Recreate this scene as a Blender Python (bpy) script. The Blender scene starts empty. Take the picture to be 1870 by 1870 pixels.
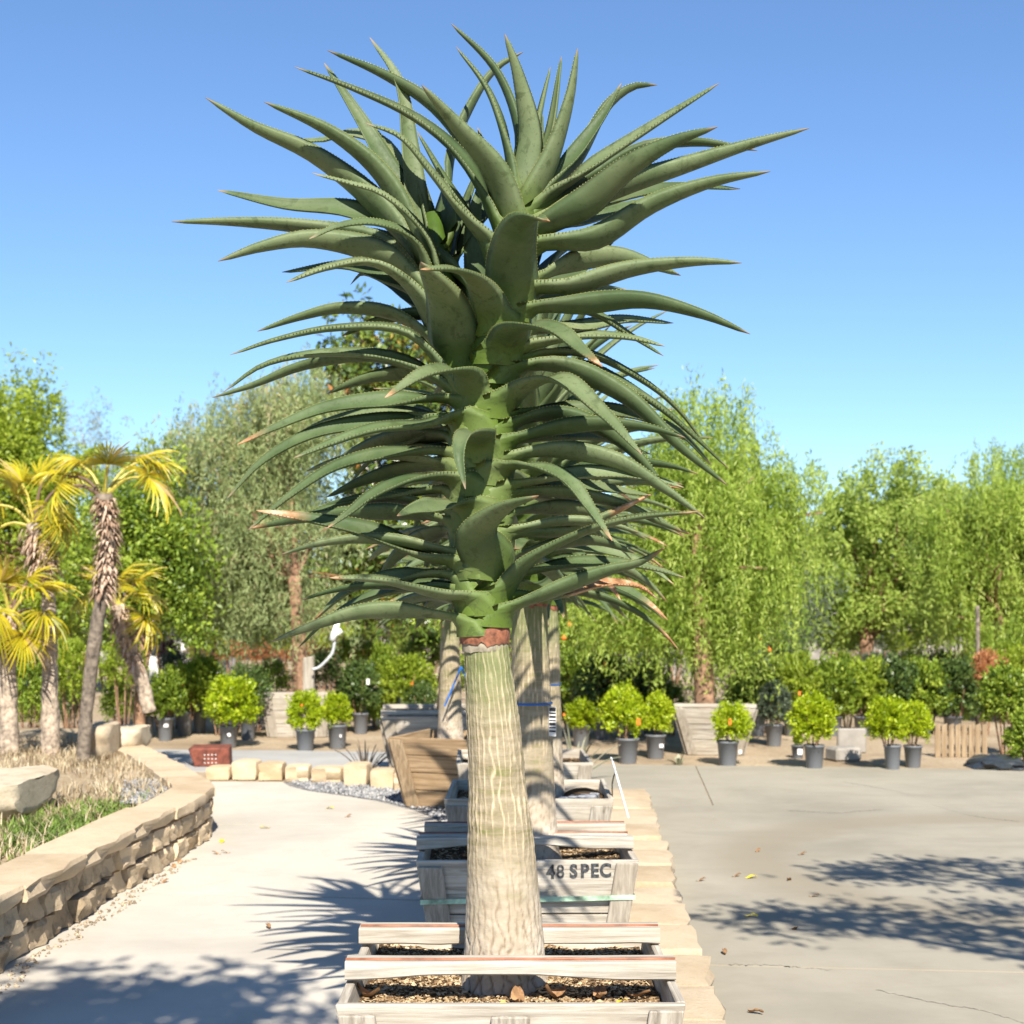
import bpy, bmesh, math, random
import numpy as np
from mathutils import Vector, Matrix, noise as mnoise

sc = bpy.context.scene
COL = sc.collection
R = math.radians

# ------------------------------------------------------------------ camera
F, CX, HY, H = 2597.0, 935.0, 1105.0, 2.0          # focal length in photo pixels, principal column, horizon row, eye height
cam_d = bpy.data.cameras.new('camera'); cam = bpy.data.objects.new('camera', cam_d); COL.objects.link(cam)
cam.location = (0, 0, H); cam.rotation_euler = (R(90), 0, 0)
cam_d.sensor_width = 36; cam_d.lens = F * 36 / 1870; cam_d.shift_y = (HY - 935) / 1870
cam_d.clip_start = 0.1; cam_d.clip_end = 6000
cam_d.dof.use_dof = True; cam_d.dof.focus_distance = 5.5; cam_d.dof.aperture_fstop = 4.0
sc.camera = cam

# ------------------------------------------------------------------ world, sun, exposure
SUN = Vector((-0.16, 1.08, -1.0)).normalized()       # direction the light travels
w = bpy.data.worlds.new('World'); sc.world = w; w.use_nodes = True
nt = w.node_tree; bg = nt.nodes['Background']
sky = nt.nodes.new('ShaderNodeTexSky'); sky.sky_type = 'NISHITA'; sky.sun_disc = False
sky.sun_elevation = math.asin(-SUN.z); sky.sun_rotation = math.atan2(-SUN.x, -SUN.y)
sky.air_density = 1.0; sky.dust_density = 0.0; sky.ozone_density = 7.5; sky.altitude = 0
nt.links.new(sky.outputs[0], bg.inputs[0]); bg.inputs[1].default_value = 0.082
sun_d = bpy.data.lights.new('sun', 'SUN'); sun_d.energy = 4.6; sun_d.angle = R(0.53); sun_d.color = (1, 0.94, 0.84)
sun = bpy.data.objects.new('sun', sun_d); COL.objects.link(sun)
sun.rotation_euler = SUN.to_track_quat('-Z', 'Y').to_euler(); sun.location = (3, -8, 12)
sc.view_settings.view_transform = 'Standard'; sc.view_settings.look = 'None'
sc.view_settings.gamma = 1; sc.view_settings.use_curve_mapping = False
sc.view_settings.exposure = 1.15

# ------------------------------------------------------------------ helpers
def P(px, py, D):                                     # photo pixel at depth D -> place
    return Vector(((px - CX) / F * D, D, H - (py - HY) / F * D))
def G(px, py, z=0.0):                                 # photo pixel on a level z
    return P(px, py, (H - z) * F / (py - HY))
def tag(o, label=None, cat=None, group=None, kind=None):
    if label: o['label'] = label
    if cat: o['category'] = cat
    if group: o['group'] = group
    if kind: o['kind'] = kind
    return o
def empty(name, loc=(0, 0, 0), rz=0, label=None, cat=None, group=None, kind=None):
    o = bpy.data.objects.new(name, None); o.location = loc; o.rotation_euler = (0, 0, rz)
    o.empty_display_size = 0.1; COL.objects.link(o)
    return tag(o, label, cat, group, kind)
def obj(name, me, mat=None, parent=None, loc=(0, 0, 0), rz=0):
    if mat is not None and len(me.materials) == 0: me.materials.append(mat)
    o = bpy.data.objects.new(name, me); o.location = loc; o.rotation_euler = (0, 0, rz)
    COL.objects.link(o)
    if parent: o.parent = parent
    return o
def mesh_np(name, V, faces=None, quads=None, attrs=None, smooth=False):
    """V (n,3) array; faces = list of index lists, or quads = (m,k) array; attrs: point float attributes"""
    me = bpy.data.meshes.new(name)
    V = np.asarray(V, dtype=np.float32)
    if quads is not None:
        q = np.asarray(quads, dtype=np.int32); m, k = q.shape
        me.vertices.add(len(V)); me.vertices.foreach_set('co', V.ravel())
        me.loops.add(m * k); me.loops.foreach_set('vertex_index', q.ravel())
        me.polygons.add(m); me.polygons.foreach_set('loop_start', np.arange(0, m * k, k, dtype=np.int32))
        me.update(calc_edges=True); me.validate()
    else:
        me.from_pydata([tuple(map(float, v)) for v in V], [], faces); me.update()
    if attrs:
        for k, a in attrs.items():
            at = me.attributes.new(k, 'FLOAT', 'POINT'); at.data.foreach_set('value', np.asarray(a, dtype=np.float32))
    if smooth: me.polygons.foreach_set('use_smooth', [True] * len(me.polygons))
    return me
def grid_quads(nu, nv, closed_u=False):
    i, j = np.meshgrid(np.arange(nu if closed_u else nu - 1), np.arange(nv - 1), indexing='ij')
    i2 = (i + 1) % nu
    a = i + j * nu; b = i2 + j * nu; c = i2 + (j + 1) * nu; d = i + (j + 1) * nu
    return np.stack([a.ravel(), b.ravel(), c.ravel(), d.ravel()], 1)
def catmull(pts, n):
    pts = np.array([tuple(p) for p in pts], float)
    ext = np.vstack([2 * pts[0] - pts[1], pts, 2 * pts[-1] - pts[-2]])
    out = []
    for i in range(1, len(ext) - 2):
        p0, p1, p2, p3 = ext[i - 1:i + 3]
        t0 = 0.0; t1 = t0 + max(np.linalg.norm(p1 - p0), 1e-5) ** .5; t2 = t1 + max(np.linalg.norm(p2 - p1), 1e-5) ** .5; t3 = t2 + max(np.linalg.norm(p3 - p2), 1e-5) ** .5
        for t in np.linspace(t1, t2, 16, endpoint=False):
            A1 = (t1 - t) / (t1 - t0) * p0 + (t - t0) / (t1 - t0) * p1
            A2 = (t2 - t) / (t2 - t1) * p1 + (t - t1) / (t2 - t1) * p2
            A3 = (t3 - t) / (t3 - t2) * p2 + (t - t2) / (t3 - t2) * p3
            B1 = (t2 - t) / (t2 - t0) * A1 + (t - t0) / (t2 - t0) * A2
            B2 = (t3 - t) / (t3 - t1) * A2 + (t - t1) / (t3 - t1) * A3
            out.append((t2 - t) / (t2 - t1) * B1 + (t - t1) / (t2 - t1) * B2)
    out.append(pts[-1]); out = np.array(out)
    s = np.concatenate([[0], np.cumsum(np.linalg.norm(np.diff(out, axis=0), axis=1))])
    u = np.linspace(0, s[-1], n)
    return np.stack([np.interp(u, s, out[:, k]) for k in range(3)], 1), s[-1]
def tube_arrays(pts, radii, k=8, cap=True):
    pts = np.array([tuple(p) for p in pts], float); n = len(pts)
    T = np.gradient(pts, axis=0); T /= np.linalg.norm(T, axis=1)[:, None] + 1e-9
    ref = np.array([0.31, 0.17, 0.05]) if abs(T[:, 2]).mean() > .6 else np.array([0, 0, 1.0])
    ref = np.array([1.0, 0.2, 0]) if abs(T[:, 2]).mean() > .6 else ref
    A = np.cross(T, ref); A /= np.linalg.norm(A, axis=1)[:, None] + 1e-9; B = np.cross(T, A)
    th = np.linspace(0, 2 * math.pi, k, endpoint=False)
    r = np.broadcast_to(np.array(radii, float), (n,))
    V = pts[:, None] + r[:, None, None] * (np.cos(th)[None, :, None] * A[:, None] + np.sin(th)[None, :, None] * B[:, None])
    faces = [tuple(int(x) for x in f) for f in grid_quads(k, n, True)]
    if cap: faces += [tuple(range(k))[::-1], tuple(range((n - 1) * k, n * k))]
    return V.reshape(-1, 3), faces
class MB:
    def __init__(s): s.v = []; s.f = []
    def add(s, V, faces):
        o = len(s.v); s.v += [tuple(map(float, p)) for p in V]; s.f += [tuple(i + o for i in f) for f in faces]; return s
    def tube(s, pts, r, k=8, cap=True): return s.add(*tube_arrays(pts, r, k, cap))
    def box(s, c, d, rz=0):
        V = []
        for z in (-1, 1):
            for x, y in ((-1, -1), (1, -1), (1, 1), (-1, 1)):
                a, b = x * d[0] / 2, y * d[1] / 2
                V.append((c[0] + a * math.cos(rz) - b * math.sin(rz), c[1] + a * math.sin(rz) + b * math.cos(rz), c[2] + z * d[2] / 2))
        return s.add(V, [(3, 2, 1, 0), (4, 5, 6, 7), (0, 1, 5, 4), (1, 2, 6, 5), (2, 3, 7, 6), (3, 0, 4, 7)])
    def lathe(s, prof, k=24, c=(0, 0, 0)):
        V = [(c[0] + r * math.cos(2 * math.pi * i / k), c[1] + r * math.sin(2 * math.pi * i / k), c[2] + z) for r, z in prof for i in range(k)]
        n = len(prof); f = [tuple(int(x) for x in q) for q in grid_quads(k, n, True)]
        return s.add(V, f)
    def mesh(s, name, smooth=False, bevel=0):
        me = bpy.data.meshes.new(name); me.from_pydata(s.v, [], s.f); me.update()
        if bevel:
            bm = bmesh.new(); bm.from_mesh(me)
            bmesh.ops.bevel(bm, geom=bm.edges[:], offset=bevel, segments=1, affect='EDGES', profile=0.5)
            bm.to_mesh(me); bm.free()
        if smooth: me.polygons.foreach_set('use_smooth', [True] * len(me.polygons))
        return me
    def build(s, name, mat, parent=None, loc=(0, 0, 0), rz=0, smooth=False, bevel=0):
        return obj(name, s.mesh(name, smooth, bevel), mat, parent, loc, rz)
def copy_tree(o, parent=None):
    c = o.copy(); COL.objects.link(c)
    if parent: c.parent = parent
    for ch in list(o.children): copy_tree(ch, c)
    return c
def fbm(p, s, o=3):
    return mnoise.fractal(Vector((p[0] * s, p[1] * s, p[2] * s)), 1.0, 2.0, o)

# ------------------------------------------------------------------ materials
class NT:
    def __init__(s, name):
        s.m = bpy.data.materials.new(name); s.m.use_nodes = True; s.t = s.m.node_tree; s.n = s.t.nodes
        s.b = s.n['Principled BSDF']; s.out = s.n['Material Output']
    def node(s, ty, **kw):
        n = s.n.new(ty)
        for k, v in kw.items():
            if hasattr(n, k): setattr(n, k, v)
        return n
    def link(s, a, b): s.t.links.new(a, b)
    def coord(s, kind='Object', scale=(1, 1, 1)):
        tc = s.node('ShaderNodeTexCoord'); mp = s.node('ShaderNodeMapping'); mp.inputs['Scale'].default_value = scale
        s.link(tc.outputs[kind], mp.inputs[0]); return mp.outputs[0]
    def noise(s, co, scale, detail=4, rough=.6, dist=0):
        n = s.node('ShaderNodeTexNoise'); n.inputs['Scale'].default_value = scale; n.inputs['Detail'].default_value = detail
        n.inputs['Roughness'].default_value = rough; n.inputs['Distortion'].default_value = dist
        if co is not None: s.link(co, n.inputs['Vector'])
        return n.outputs['Fac']
    def ramp(s, fac, stops, interp='LINEAR'):
        r = s.node('ShaderNodeValToRGB'); r.color_ramp.interpolation = interp; e = r.color_ramp.elements
        while len(e) < len(stops): e.new(.5)
        for i, (p, c) in enumerate(stops):
            e[i].position = p; e[i].color = tuple(c) + (1,) if not isinstance(c, (int, float)) else (c, c, c, 1)
        s.link(fac, r.inputs[0]); return r.outputs[0]
    def mix(s, fac, a, b, mode='MIX'):
        m = s.node('ShaderNodeMix', data_type='RGBA', blend_type=mode)
        for sock, v in ((m.inputs[0], fac), (m.inputs[6], a), (m.inputs[7], b)):
            if isinstance(v, (int, float)): sock.default_value = v
            elif isinstance(v, tuple): sock.default_value = v + (1,)
            else: s.link(v, sock)
        return m.outputs[2]
    def math(s, op, a, b=0, c=0):
        m = s.node('ShaderNodeMath', operation=op)
        for i, v in enumerate((a, b, c)):
            if isinstance(v, (int, float)): m.inputs[i].default_value = v
            else: s.link(v, m.inputs[i])
        return m.outputs[0]
    def attr(s, name):
        a = s.node('ShaderNodeAttribute', attribute_name=name); return a.outputs['Fac']
    def objrand(s):
        return s.node('ShaderNodeObjectInfo').outputs['Random']
    def bump(s, h, strength=.3, dist=.01):
        b = s.node('ShaderNodeBump'); b.inputs['Strength'].default_value = strength; b.inputs['Distance'].default_value = dist
        s.link(h, b.inputs['Height']); s.link(b.outputs[0], s.b.inputs['Normal'])
    def color(s, c):
        if isinstance(c, tuple): s.b.inputs['Base Color'].default_value = c + (1,)
        else: s.link(c, s.b.inputs['Base Color'])
    def rough(s, v):
        if isinstance(v, (int, float)): s.b.inputs['Roughness'].default_value = v
        else: s.link(v, s.b.inputs['Roughness'])
    def spec(s, v): s.b.inputs['Specular IOR Level'].default_value = v

def simple(name, c, rough=.6, var=.15, scale=20, bump=.2, spec=.4):
    t = NT(name); co = t.coord(); n = t.noise(co, scale, 5)
    lo = tuple(x * (1 - var * 2) for x in c); hi = tuple(min(1, x * (1 + var * 2)) for x in c)
    t.color(t.ramp(n, [(.3, lo), (.7, hi)])); t.rough(rough); t.spec(spec)
    if bump: t.bump(n, bump, .005)
    return t.m
def leafmat(name, stops, rough=.5, trans=.35, tcol=None, spec=.35):
    """foliage: colour by a random number stored on each leaf, some light passes through"""
    t = NT(name); a = t.attr('tint'); r = t.objrand()
    f = t.math('ADD', a, t.math('MULTIPLY', t.math('SUBTRACT', r, .5), .12))
    c = t.ramp(f, stops); t.color(c); t.rough(rough); t.spec(spec)
    tr = t.node('ShaderNodeBsdfTranslucent')
    t.link(t.mix(.5, c, tcol if tcol else stops[-1][1]), tr.inputs[0])
    ms = t.node('ShaderNodeMixShader'); ms.inputs[0].default_value = trans
    t.link(t.b.outputs[0], ms.inputs[1]); t.link(tr.outputs[0], ms.inputs[2]); t.link(ms.outputs[0], t.out.inputs[0])
    return t.m

def wood(name, axis, pale, dark, warm=.0):
    t = NT(name); sc_ = {'X': (1.2, 26, 26), 'Z': (26, 26, 1.2)}[axis]
    tc = t.node('ShaderNodeTexCoord'); info = t.node('ShaderNodeObjectInfo')
    off = t.node('ShaderNodeVectorMath', operation='SCALE'); off.inputs[0].default_value = (7.3, 3.1, 5.7)
    t.link(info.outputs['Random'], off.inputs['Scale'])
    ad = t.node('ShaderNodeVectorMath', operation='ADD'); t.link(tc.outputs['Object'], ad.inputs[0]); t.link(off.outputs[0], ad.inputs[1])
    mp = t.node('ShaderNodeMapping'); mp.inputs['Scale'].default_value = sc_; t.link(ad.outputs[0], mp.inputs[0])
    g = t.noise(mp.outputs[0], 1.6, 6, .65, .6)
    g2 = t.noise(mp.outputs[0], 7, 3, .6)
    blot = t.noise(ad.outputs[0], 5, 4, .6)
    c = t.ramp(g, [(.28, dark), (.45, tuple((a + b) / 2 for a, b in zip(pale, dark))), (.6, pale), (.8, tuple(min(1, x * 1.18) for x in pale))])
    c = t.mix(t.ramp(blot, [(.45, 0.0), (.75, .55)]), c, tuple(x * y for x, y in zip(pale, (.62, .55, .46))))
    c = t.mix(t.math('MULTIPLY', t.objrand(), .3), c, tuple(x * y for x, y in zip(pale, (.8, .74, .66))), 'MIX')
    t.color(c); t.rough(.85); t.spec(.15)
    t.bump(t.math('ADD', t.math('MULTIPLY', g, .7), t.math('MULTIPLY', g2, .4)), .55, .006)
    return t.m
M = {}
M['wood_x'] = wood('weathered_wood', 'X', (.50, .46, .39), (.17, .14, .11))
M['wood_z'] = wood('weathered_wood_upright', 'Z', (.40, .36, .30), (.13, .11, .085))
M['brown_x'] = wood('brown_wood', 'X', (.38, .27, .16), (.12, .075, .04))
M['brown_z'] = wood('brown_wood_upright', 'Z', (.36, .27, .17), (.11, .07, .04))

def concrete(name, base, joints=None, arcs=False):
    t = NT(name); co = t.coord('Object')
    big = t.noise(co, .55, 5, .6, .4); mid = t.noise(co, 3.5, 5, .65); fine = t.noise(co, 60, 3, .6); grain = t.noise(co, 400, 2)
    c = t.ramp(big, [(.3, tuple(x * .80 for x in base)), (.5, base), (.7, tuple(min(.9, x * 1.12) for x in base))])
    c = t.mix(t.ramp(mid, [(.5, 0.0), (.75, .35)]), c, tuple(x * y for x, y in zip(base, (.78, .74, .68))))
    c = t.mix(t.ramp(fine, [(.62, 0.0), (.72, .25)]), c, tuple(x * .7 for x in base))
    if arcs:                                            # old tyre marks swept round the turn
        st = t.coord('Object', (.35, 1.6, 1)); c = t.mix(t.ramp(t.noise(st, 1.4, 5, .6, 1.2), [(.5, 0.0), (.72, .4)]), c, tuple(x * .74 for x in base))
        d = t.node('ShaderNodeVectorMath', operation='DISTANCE'); t.link(co, d.inputs[0]); d.inputs[1].default_value = (4.2, 11.0, 0)
        wv = t.math('ADD', d.outputs['Value'], t.math('MULTIPLY', mid, .35))
        band = t.ramp(t.math('MULTIPLY', wv, .25), [(.50, 0.0), (.58, .75), (.66, .65), (.74, 0.0)])
        c = t.mix(band, c, tuple(x * y for x, y in zip(base, (.80, .76, .70))))
    t.color(c); t.rough(.9); t.spec(.2)
    t.bump(t.math('ADD', fine, t.math('MULTIPLY', grain, .5)), .15, .003)
    return t.m
M['path'] = concrete('path_concrete', (.475, .432, .362))
M['drive'] = concrete('driveway_concrete', (.305, .275, .215), arcs=True)
M['road'] = concrete('road_concrete', (.34, .33, .31))

t = NT('dirt'); co = t.coord(); n1 = t.noise(co, .8, 6); n2 = t.noise(co, 25, 5)
c = t.ramp(n1, [(.3, (.25, .185, .12)), (.5, (.37, .285, .19)), (.7, (.46, .37, .26))])
c = t.mix(t.ramp(n2, [(.4, .0), (.7, .5)]), c, (.17, .125, .08)); t.color(c); t.rough(.95); t.spec(.1); t.bump(n2, .6, .03); M['dirt'] = t.m
t = NT('planter_soil'); co = t.coord(); n1 = t.noise(co, 2.2, 6); n2 = t.noise(co, 40, 5)
c = t.ramp(n1, [(.3, (.24, .17, .10)), (.5, (.36, .28, .18)), (.7, (.44, .36, .25))])
c = t.mix(t.ramp(n2, [(.45, .0), (.7, .55)]), c, (.10, .075, .05)); t.color(c); t.rough(.95); t.spec(.1); t.bump(n2, .7, .02); M['planter'] = t.m
t = NT('gravel_bed'); co = t.coord(); v = t.node('ShaderNodeTexVoronoi'); v.inputs['Scale'].default_value = 45; t.link(co, v.inputs['Vector'])
c = t.ramp(v.outputs['Distance'], [(.0, (.33, .32, .31)), (.5, (.24, .23, .22)), (.8, (.07, .065, .06))]); t.color(c); t.rough(.9); t.bump(t.math('SUBTRACT', 1, v.outputs['Distance']), .8, .02); M['gravelbed'] = t.m
t = NT('gravel_stone'); t.color(t.ramp(t.attr('tint'), [(.0, (.13, .13, .135)), (.5, (.25, .25, .25)), (1, (.42, .40, .37))])); t.rough(.85); M['gravel'] = t.m
t = NT('potting_soil'); co = t.coord(); n2 = t.noise(co, 55, 6, .7); n1 = t.noise(co, 6, 3)
c = t.ramp(n2, [(.32, (.03, .02, .013)), (.48, (.11, .07, .04)), (.62, (.27, .185, .105)), (.75, (.42, .31, .19))])
c = t.mix(t.ramp(n1, [(.4, 0.0), (.7, .5)]), c, (.09, .06, .038)); t.color(c); t.rough(1); t.spec(.05); t.bump(n2, .9, .03); M['soil'] = t.m
t = NT('mulch_chip'); t.color(t.ramp(t.attr('tint'), [(.0, (.05, .03, .018)), (.35, (.20, .125, .065)), (.7, (.38, .27, .15)), (1, (.56, .45, .29))])); t.rough(.95); t.spec(.1); M['chip'] = t.m

def stone(name, a, b, d, dark=.35):
    t = NT(name); tc = t.node('ShaderNodeTexCoord'); geo = t.node('ShaderNodeNewGeometry'); r = t.objrand()
    co = geo.outputs['Position']; n1 = t.noise(co, 3.0, 5, .6); n2 = t.noise(co, 38, 6, .7); n3 = t.noise(co, 9, 5, .7)
    c = t.ramp(t.math('ADD', t.math('MULTIPLY', n1, .7), t.math('MULTIPLY', r, .3)), [(.3, b), (.5, a), (.7, tuple(min(1, x * 1.1) for x in a))])
    c = t.mix(t.ramp(n3, [(.50, 0.0), (.66, .5)] if dark > .8 else [(.52, 0.0), (.75, dark)]), c, d)
    c = t.mix(t.ramp(n2, [(.55, 0.0), (.75, .3)]), c, tuple(x * .55 for x in b))
    t.color(c); t.rough(.92); t.spec(.15); t.bump(t.math('ADD', n2, n3), .6, .012); return t.m
M['sandstone'] = stone('sandstone', (.54, .42, .275), (.43, .315, .185), (.28, .21, .13))
M['capstone'] = stone('cap_sandstone', (.50, .39, .26), (.41, .31, .195), (.34, .25, .15), .35)
M['kerbstone'] = stone('kerb_sandstone', (.47, .375, .26), (.38, .29, .185), (.34, .25, .16), .4)
M['rubble'] = stone('rough_rubble', (.42, .33, .22), (.30, .23, .15), (.03, .028, .026), 1.0)
M['boulder'] = stone('boulder_stone', (.50, .42, .30), (.38, .30, .2), (.2, .15, .1), .4)

# aloe leaf: s = place along the leaf, m = closeness to the margin, dry = withered
t = NT('aloe_leaf'); geo = t.node('ShaderNodeNewGeometry'); co = geo.outputs['Position']; s_ = t.attr('s'); m_ = t.attr('m'); dry = t.attr('dry'); r = t.objrand()
n1 = t.noise(co, 5, 4); n2 = t.noise(co, 55, 5, .75); st = t.noise(co, 14, 5, .7, .5)
c = t.ramp(t.math('ADD', t.math('MULTIPLY', n1, .6), t.math('MULTIPLY', r, .4)), [(.3, (.043, .072, .024)), (.5, (.078, .114, .044)), (.72, (.138, .174, .082))])
c = t.mix(t.ramp(s_, [(.0, .95), (.06, .7), (.17, .0)]), c, (.085, .135, .013))
lng = t.node('ShaderNodeMapping'); lng.inputs['Scale'].default_value = (1, 1, 1); c = t.mix(t.ramp(n2, [(.56, 0.0), (.66, .55)]), c, (.035, .05, .018))
c = t.mix(t.ramp(t.noise(co, 2.3, 3), [(.48, 0.0), (.72, .5)]), c, (.15, .165, .08))
c = t.mix(t.ramp(st, [(.56, .0), (.64, .6), (.8, .65)]), c, (.042, .062, .018))
c = t.mix(t.ramp(m_, [(.95, 0.0), (1.0, .55)]), c, (.22, .24, .06))
c = t.mix(t.ramp(s_, [(.95, 0.0), (.985, .8)]), c, (.24, .17, .11))
dn = t.noise(co, 22, 4)
dc = t.ramp(dn, [(.3, (.16, .075, .03)), (.5, (.33, .17, .08)), (.7, (.48, .36, .24))])
c = t.mix(dry, c, dc); t.color(c); t.rough(t.ramp(n2, [(.3, .5), (.7, .72)])); t.spec(.3); t.bump(n2, .25, .004)
M['aloe'] = t.m
M['tooth'] = simple('aloe_tooth', (.20, .21, .06), .6, .1, 10, 0)
# bark: ridge = raised corky line, h = place up the trunk
t = NT('aloe_bark'); geo = t.node('ShaderNodeNewGeometry'); co = geo.outputs['Position']; rd = t.attr('ridge'); h = t.attr('h')
mp = t.node('ShaderNodeMapping'); mp.inputs['Scale'].default_value = (6, 6, 42); t.link(co, mp.inputs[0])
band = t.noise(mp.outputs[0], 1, 4, .6); n2 = t.noise(co, 70, 5, .7); n1 = t.noise(co, 6, 4)
low = t.ramp(n1, [(.3, (.36, .29, .21)), (.55, (.49, .415, .32)), (.75, (.58, .52, .43))])
up = t.ramp(t.math('ADD', t.math('MULTIPLY', band, .6), t.math('MULTIPLY', n1, .4)), [(.34, (.15, .15, .055)), (.46, (.235, .195, .12)), (.66, (.34, .285, .20))])
valley = t.mix(t.ramp(h, [(.15, 0.0), (.45, 1.0)]), low, up)
valley = t.mix(t.ramp(h, [(.74, 0.0), (.9, .85)]), valley, t.ramp(n1, [(.3, (.105, .135, .045)), (.7, (.185, .20, .085))]))
ridge = t.mix(t.ramp(n2, [(.4, 0.0), (.7, .6)]), (.60, .49, .33), (.42, .31, .19))
ridge = t.mix(t.ramp(h, [(.30, 0.0), (.46, 1.0)]), (.135, .085, .045), ridge)
c = t.mix(t.math('MULTIPLY', rd, t.ramp(h, [(.0, .7), (.36, .6), (.5, .9), (.8, .8), (1.0, .35)])), valley, ridge)
c = t.mix(t.ramp(n2, [(.55, 0.0), (.75, .45)]), c, (.20, .14, .085))
t.color(c); t.rough(.85); t.spec(.2); t.bump(n2, .5, .006); M['bark'] = t.m
M['collar'] = simple('dry_sheath', (.20, .075, .038), .75, .35, 30, .5)
M['peel'] = simple('papery_bark', (.27, .235, .17), .85, .2, 30, .4)
M['stem_green'] = simple('aloe_stem', (.045, .085, .008), .5, .2, 8, .1)

LIME = [(.0, (.15, .23, .006)), (.4, (.32, .43, .010)), (.75, (.47, .56, .015)), (1, (.60, .64, .07))]
M['lime'] = leafmat('lime_leaf', LIME, .4, .4)
M['mid'] = leafmat('mid_green_leaf', [(.0, (.07, .12, .012)), (.5, (.20, .29, .03)), (1, (.40, .48, .06))], .45)
M['dark'] = leafmat('dark_green_leaf', [(.0, (.03, .055, .015)), (.5, (.075, .125, .028)), (1, (.18, .24, .06))], .35, .25)
M['grey'] = leafmat('grey_green_leaf', [(.0, (.06, .085, .05)), (.5, (.12, .155, .09)), (1, (.22, .26, .17))], .5)
M['pepper_right'] = leafmat('bright_weeping_leaf', [(.0, (.16, .25, .03)), (.5, (.36, .48, .07)), (1, (.56, .64, .16))], .5, .5)
M['pepper_left'] = leafmat('sage_weeping_leaf', [(.0, (.17, .23, .09)), (.5, (.32, .405, .16)), (.85, (.46, .54, .23)), (1, (.50, .42, .23))], .55, .5)
M['bright'] = leafmat('yellow_green_leaf', [(.0, (.13, .18, .015)), (.5, (.31, .41, .035)), (1, (.50, .57, .08))], .45, .5)
M['magnolia'] = leafmat('glossy_leaf', [(.0, (.04, .08, .014)), (.45, (.11, .18, .025)), (.85, (.20, .26, .04)), (.93, (.32, .33, .05)), (1, (.45, .2, .06))], .28, .25, spec=.6)
M['far'] = leafmat('far_leaf', [(.0, (.13, .21, .03)), (.5, (.32, .43, .07)), (1, (.51, .59, .15))], .55, .5)
M['wispy'] = leafmat('blue_grey_leaf', [(.0, (.2, .24, .2)), (1, (.36, .4, .3))], .55, .4)
M['russet'] = leafmat('russet_leaf', [(.0, (.26, .17, .05)), (.4, (.52, .22, .09)), (1, (.70, .36, .17))], .5)
M['purple'] = leafmat('purple_leaf', [(.0, (.03, .015, .02)), (1, (.11, .05, .06))], .5)
M['shade_leaf'] = leafmat('tree_leaf', [(.0, (.04, .07, .02)), (1, (.14, .19, .05))], .5)
M['drygrass'] = leafmat('dry_grass', [(.0, (.22, .15, .08)), (.5, (.42, .33, .2)), (1, (.58, .5, .34))], .8, .2)
M['grass'] = leafmat('green_grass', [(.0, (.07, .13, .02)), (1, (.24, .33, .06))], .6, .3)
M['palm'] = leafmat('palm_frond', [(.0, (.10, .15, .01)), (.35, (.26, .29, .015)), (.6, (.52, .45, .015)), (.85, (.68, .55, .03)), (1, (.58, .42, .18))], .4, .4, spec=.5)
M['palmdry'] = leafmat('dry_palm_boot', [(.0, (.16, .10, .065)), (.5, (.40, .27, .18)), (1, (.62, .48, .36))], .8, .15)
M['palmtrunk'] = simple('palm_trunk', (.34, .27, .20), .9, .35, 18, .8)
M['palmtrunk_dark'] = simple('palm_trunk_dark', (.15, .12, .09), .9, .35, 18, .8)
M['treebark'] = simple('tree_bark', (.25, .145, .085), .9, .3, 12, .8)
M['palebark'] = simple('pale_bark', (.36, .33, .30), .9, .4, 8, .6)
M['orangebark'] = simple('peeling_bark', (.42, .19, .075), .8, .35, 9, .6)
M['pot'] = simple('black_pot', (.15, .158, .168), .5, .15, 30, .1)
M['tube'] = simple('drip_tube', (.27, .10, .05), .55, .2, 12, .1)
M['tube_blue'] = simple('blue_grey_tube', (.10, .15, .2), .5, .1, 12, .1)
M['strap'] = simple('green_strap', (.33, .47, .33), .35, .25, 14, .05)
M['blue'] = simple('blue_strap', (.02, .13, .42), .4, .1, 10, 0)
M['white'] = simple('white_plastic', (.80, .80, .78), .4, .03, 10, 0)
M['galv'] = simple('galvanised_metal', (.45, .47, .47), .4, .1, 14, 0); 
M['ink'] = simple('stencil_ink', (.055, .058, .062), .9, .5, 60, 0)
M['orange'] = simple('orange_tag', (.75, .17, .02), .5, .05, 10, 0)
M['card'] = simple('tag_card', (.75, .72, .68), .5, .05, 10, 0)
M['black'] = simple('black_print', (.03, .03, .032), .5, .1, 10, 0)
M['paver'] = simple('grey_paver', (.33, .33, .34), .9, .2, 24, .5)
M['brickred'] = simple('rust_red', (.17, .05, .03), .8, .3, 14, .4)
M['deadleaf'] = simple('dead_leaf', (.30, .165, .075), .7, .35, 14, .4)
M['yellowleaf'] = simple('yellow_leaf', (.62, .5, .03), .6, .2, 14, .2)
M['palewall'] = simple('pale_render', (.62, .60, .56), .9, .1, 3, .2)
M['plasterwall'] = simple('grey_render', (.27, .245, .21), .9, .15, 3, .2)
M['tarp'] = simple('black_plastic', (.03, .035, .04), .35, .2, 5, .4)
M['agave'] = leafmat('strap_leaf', [(.0, (.17, .17, .10)), (.5, (.30, .30, .19)), (1, (.45, .42, .30))], .6, .15)
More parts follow.
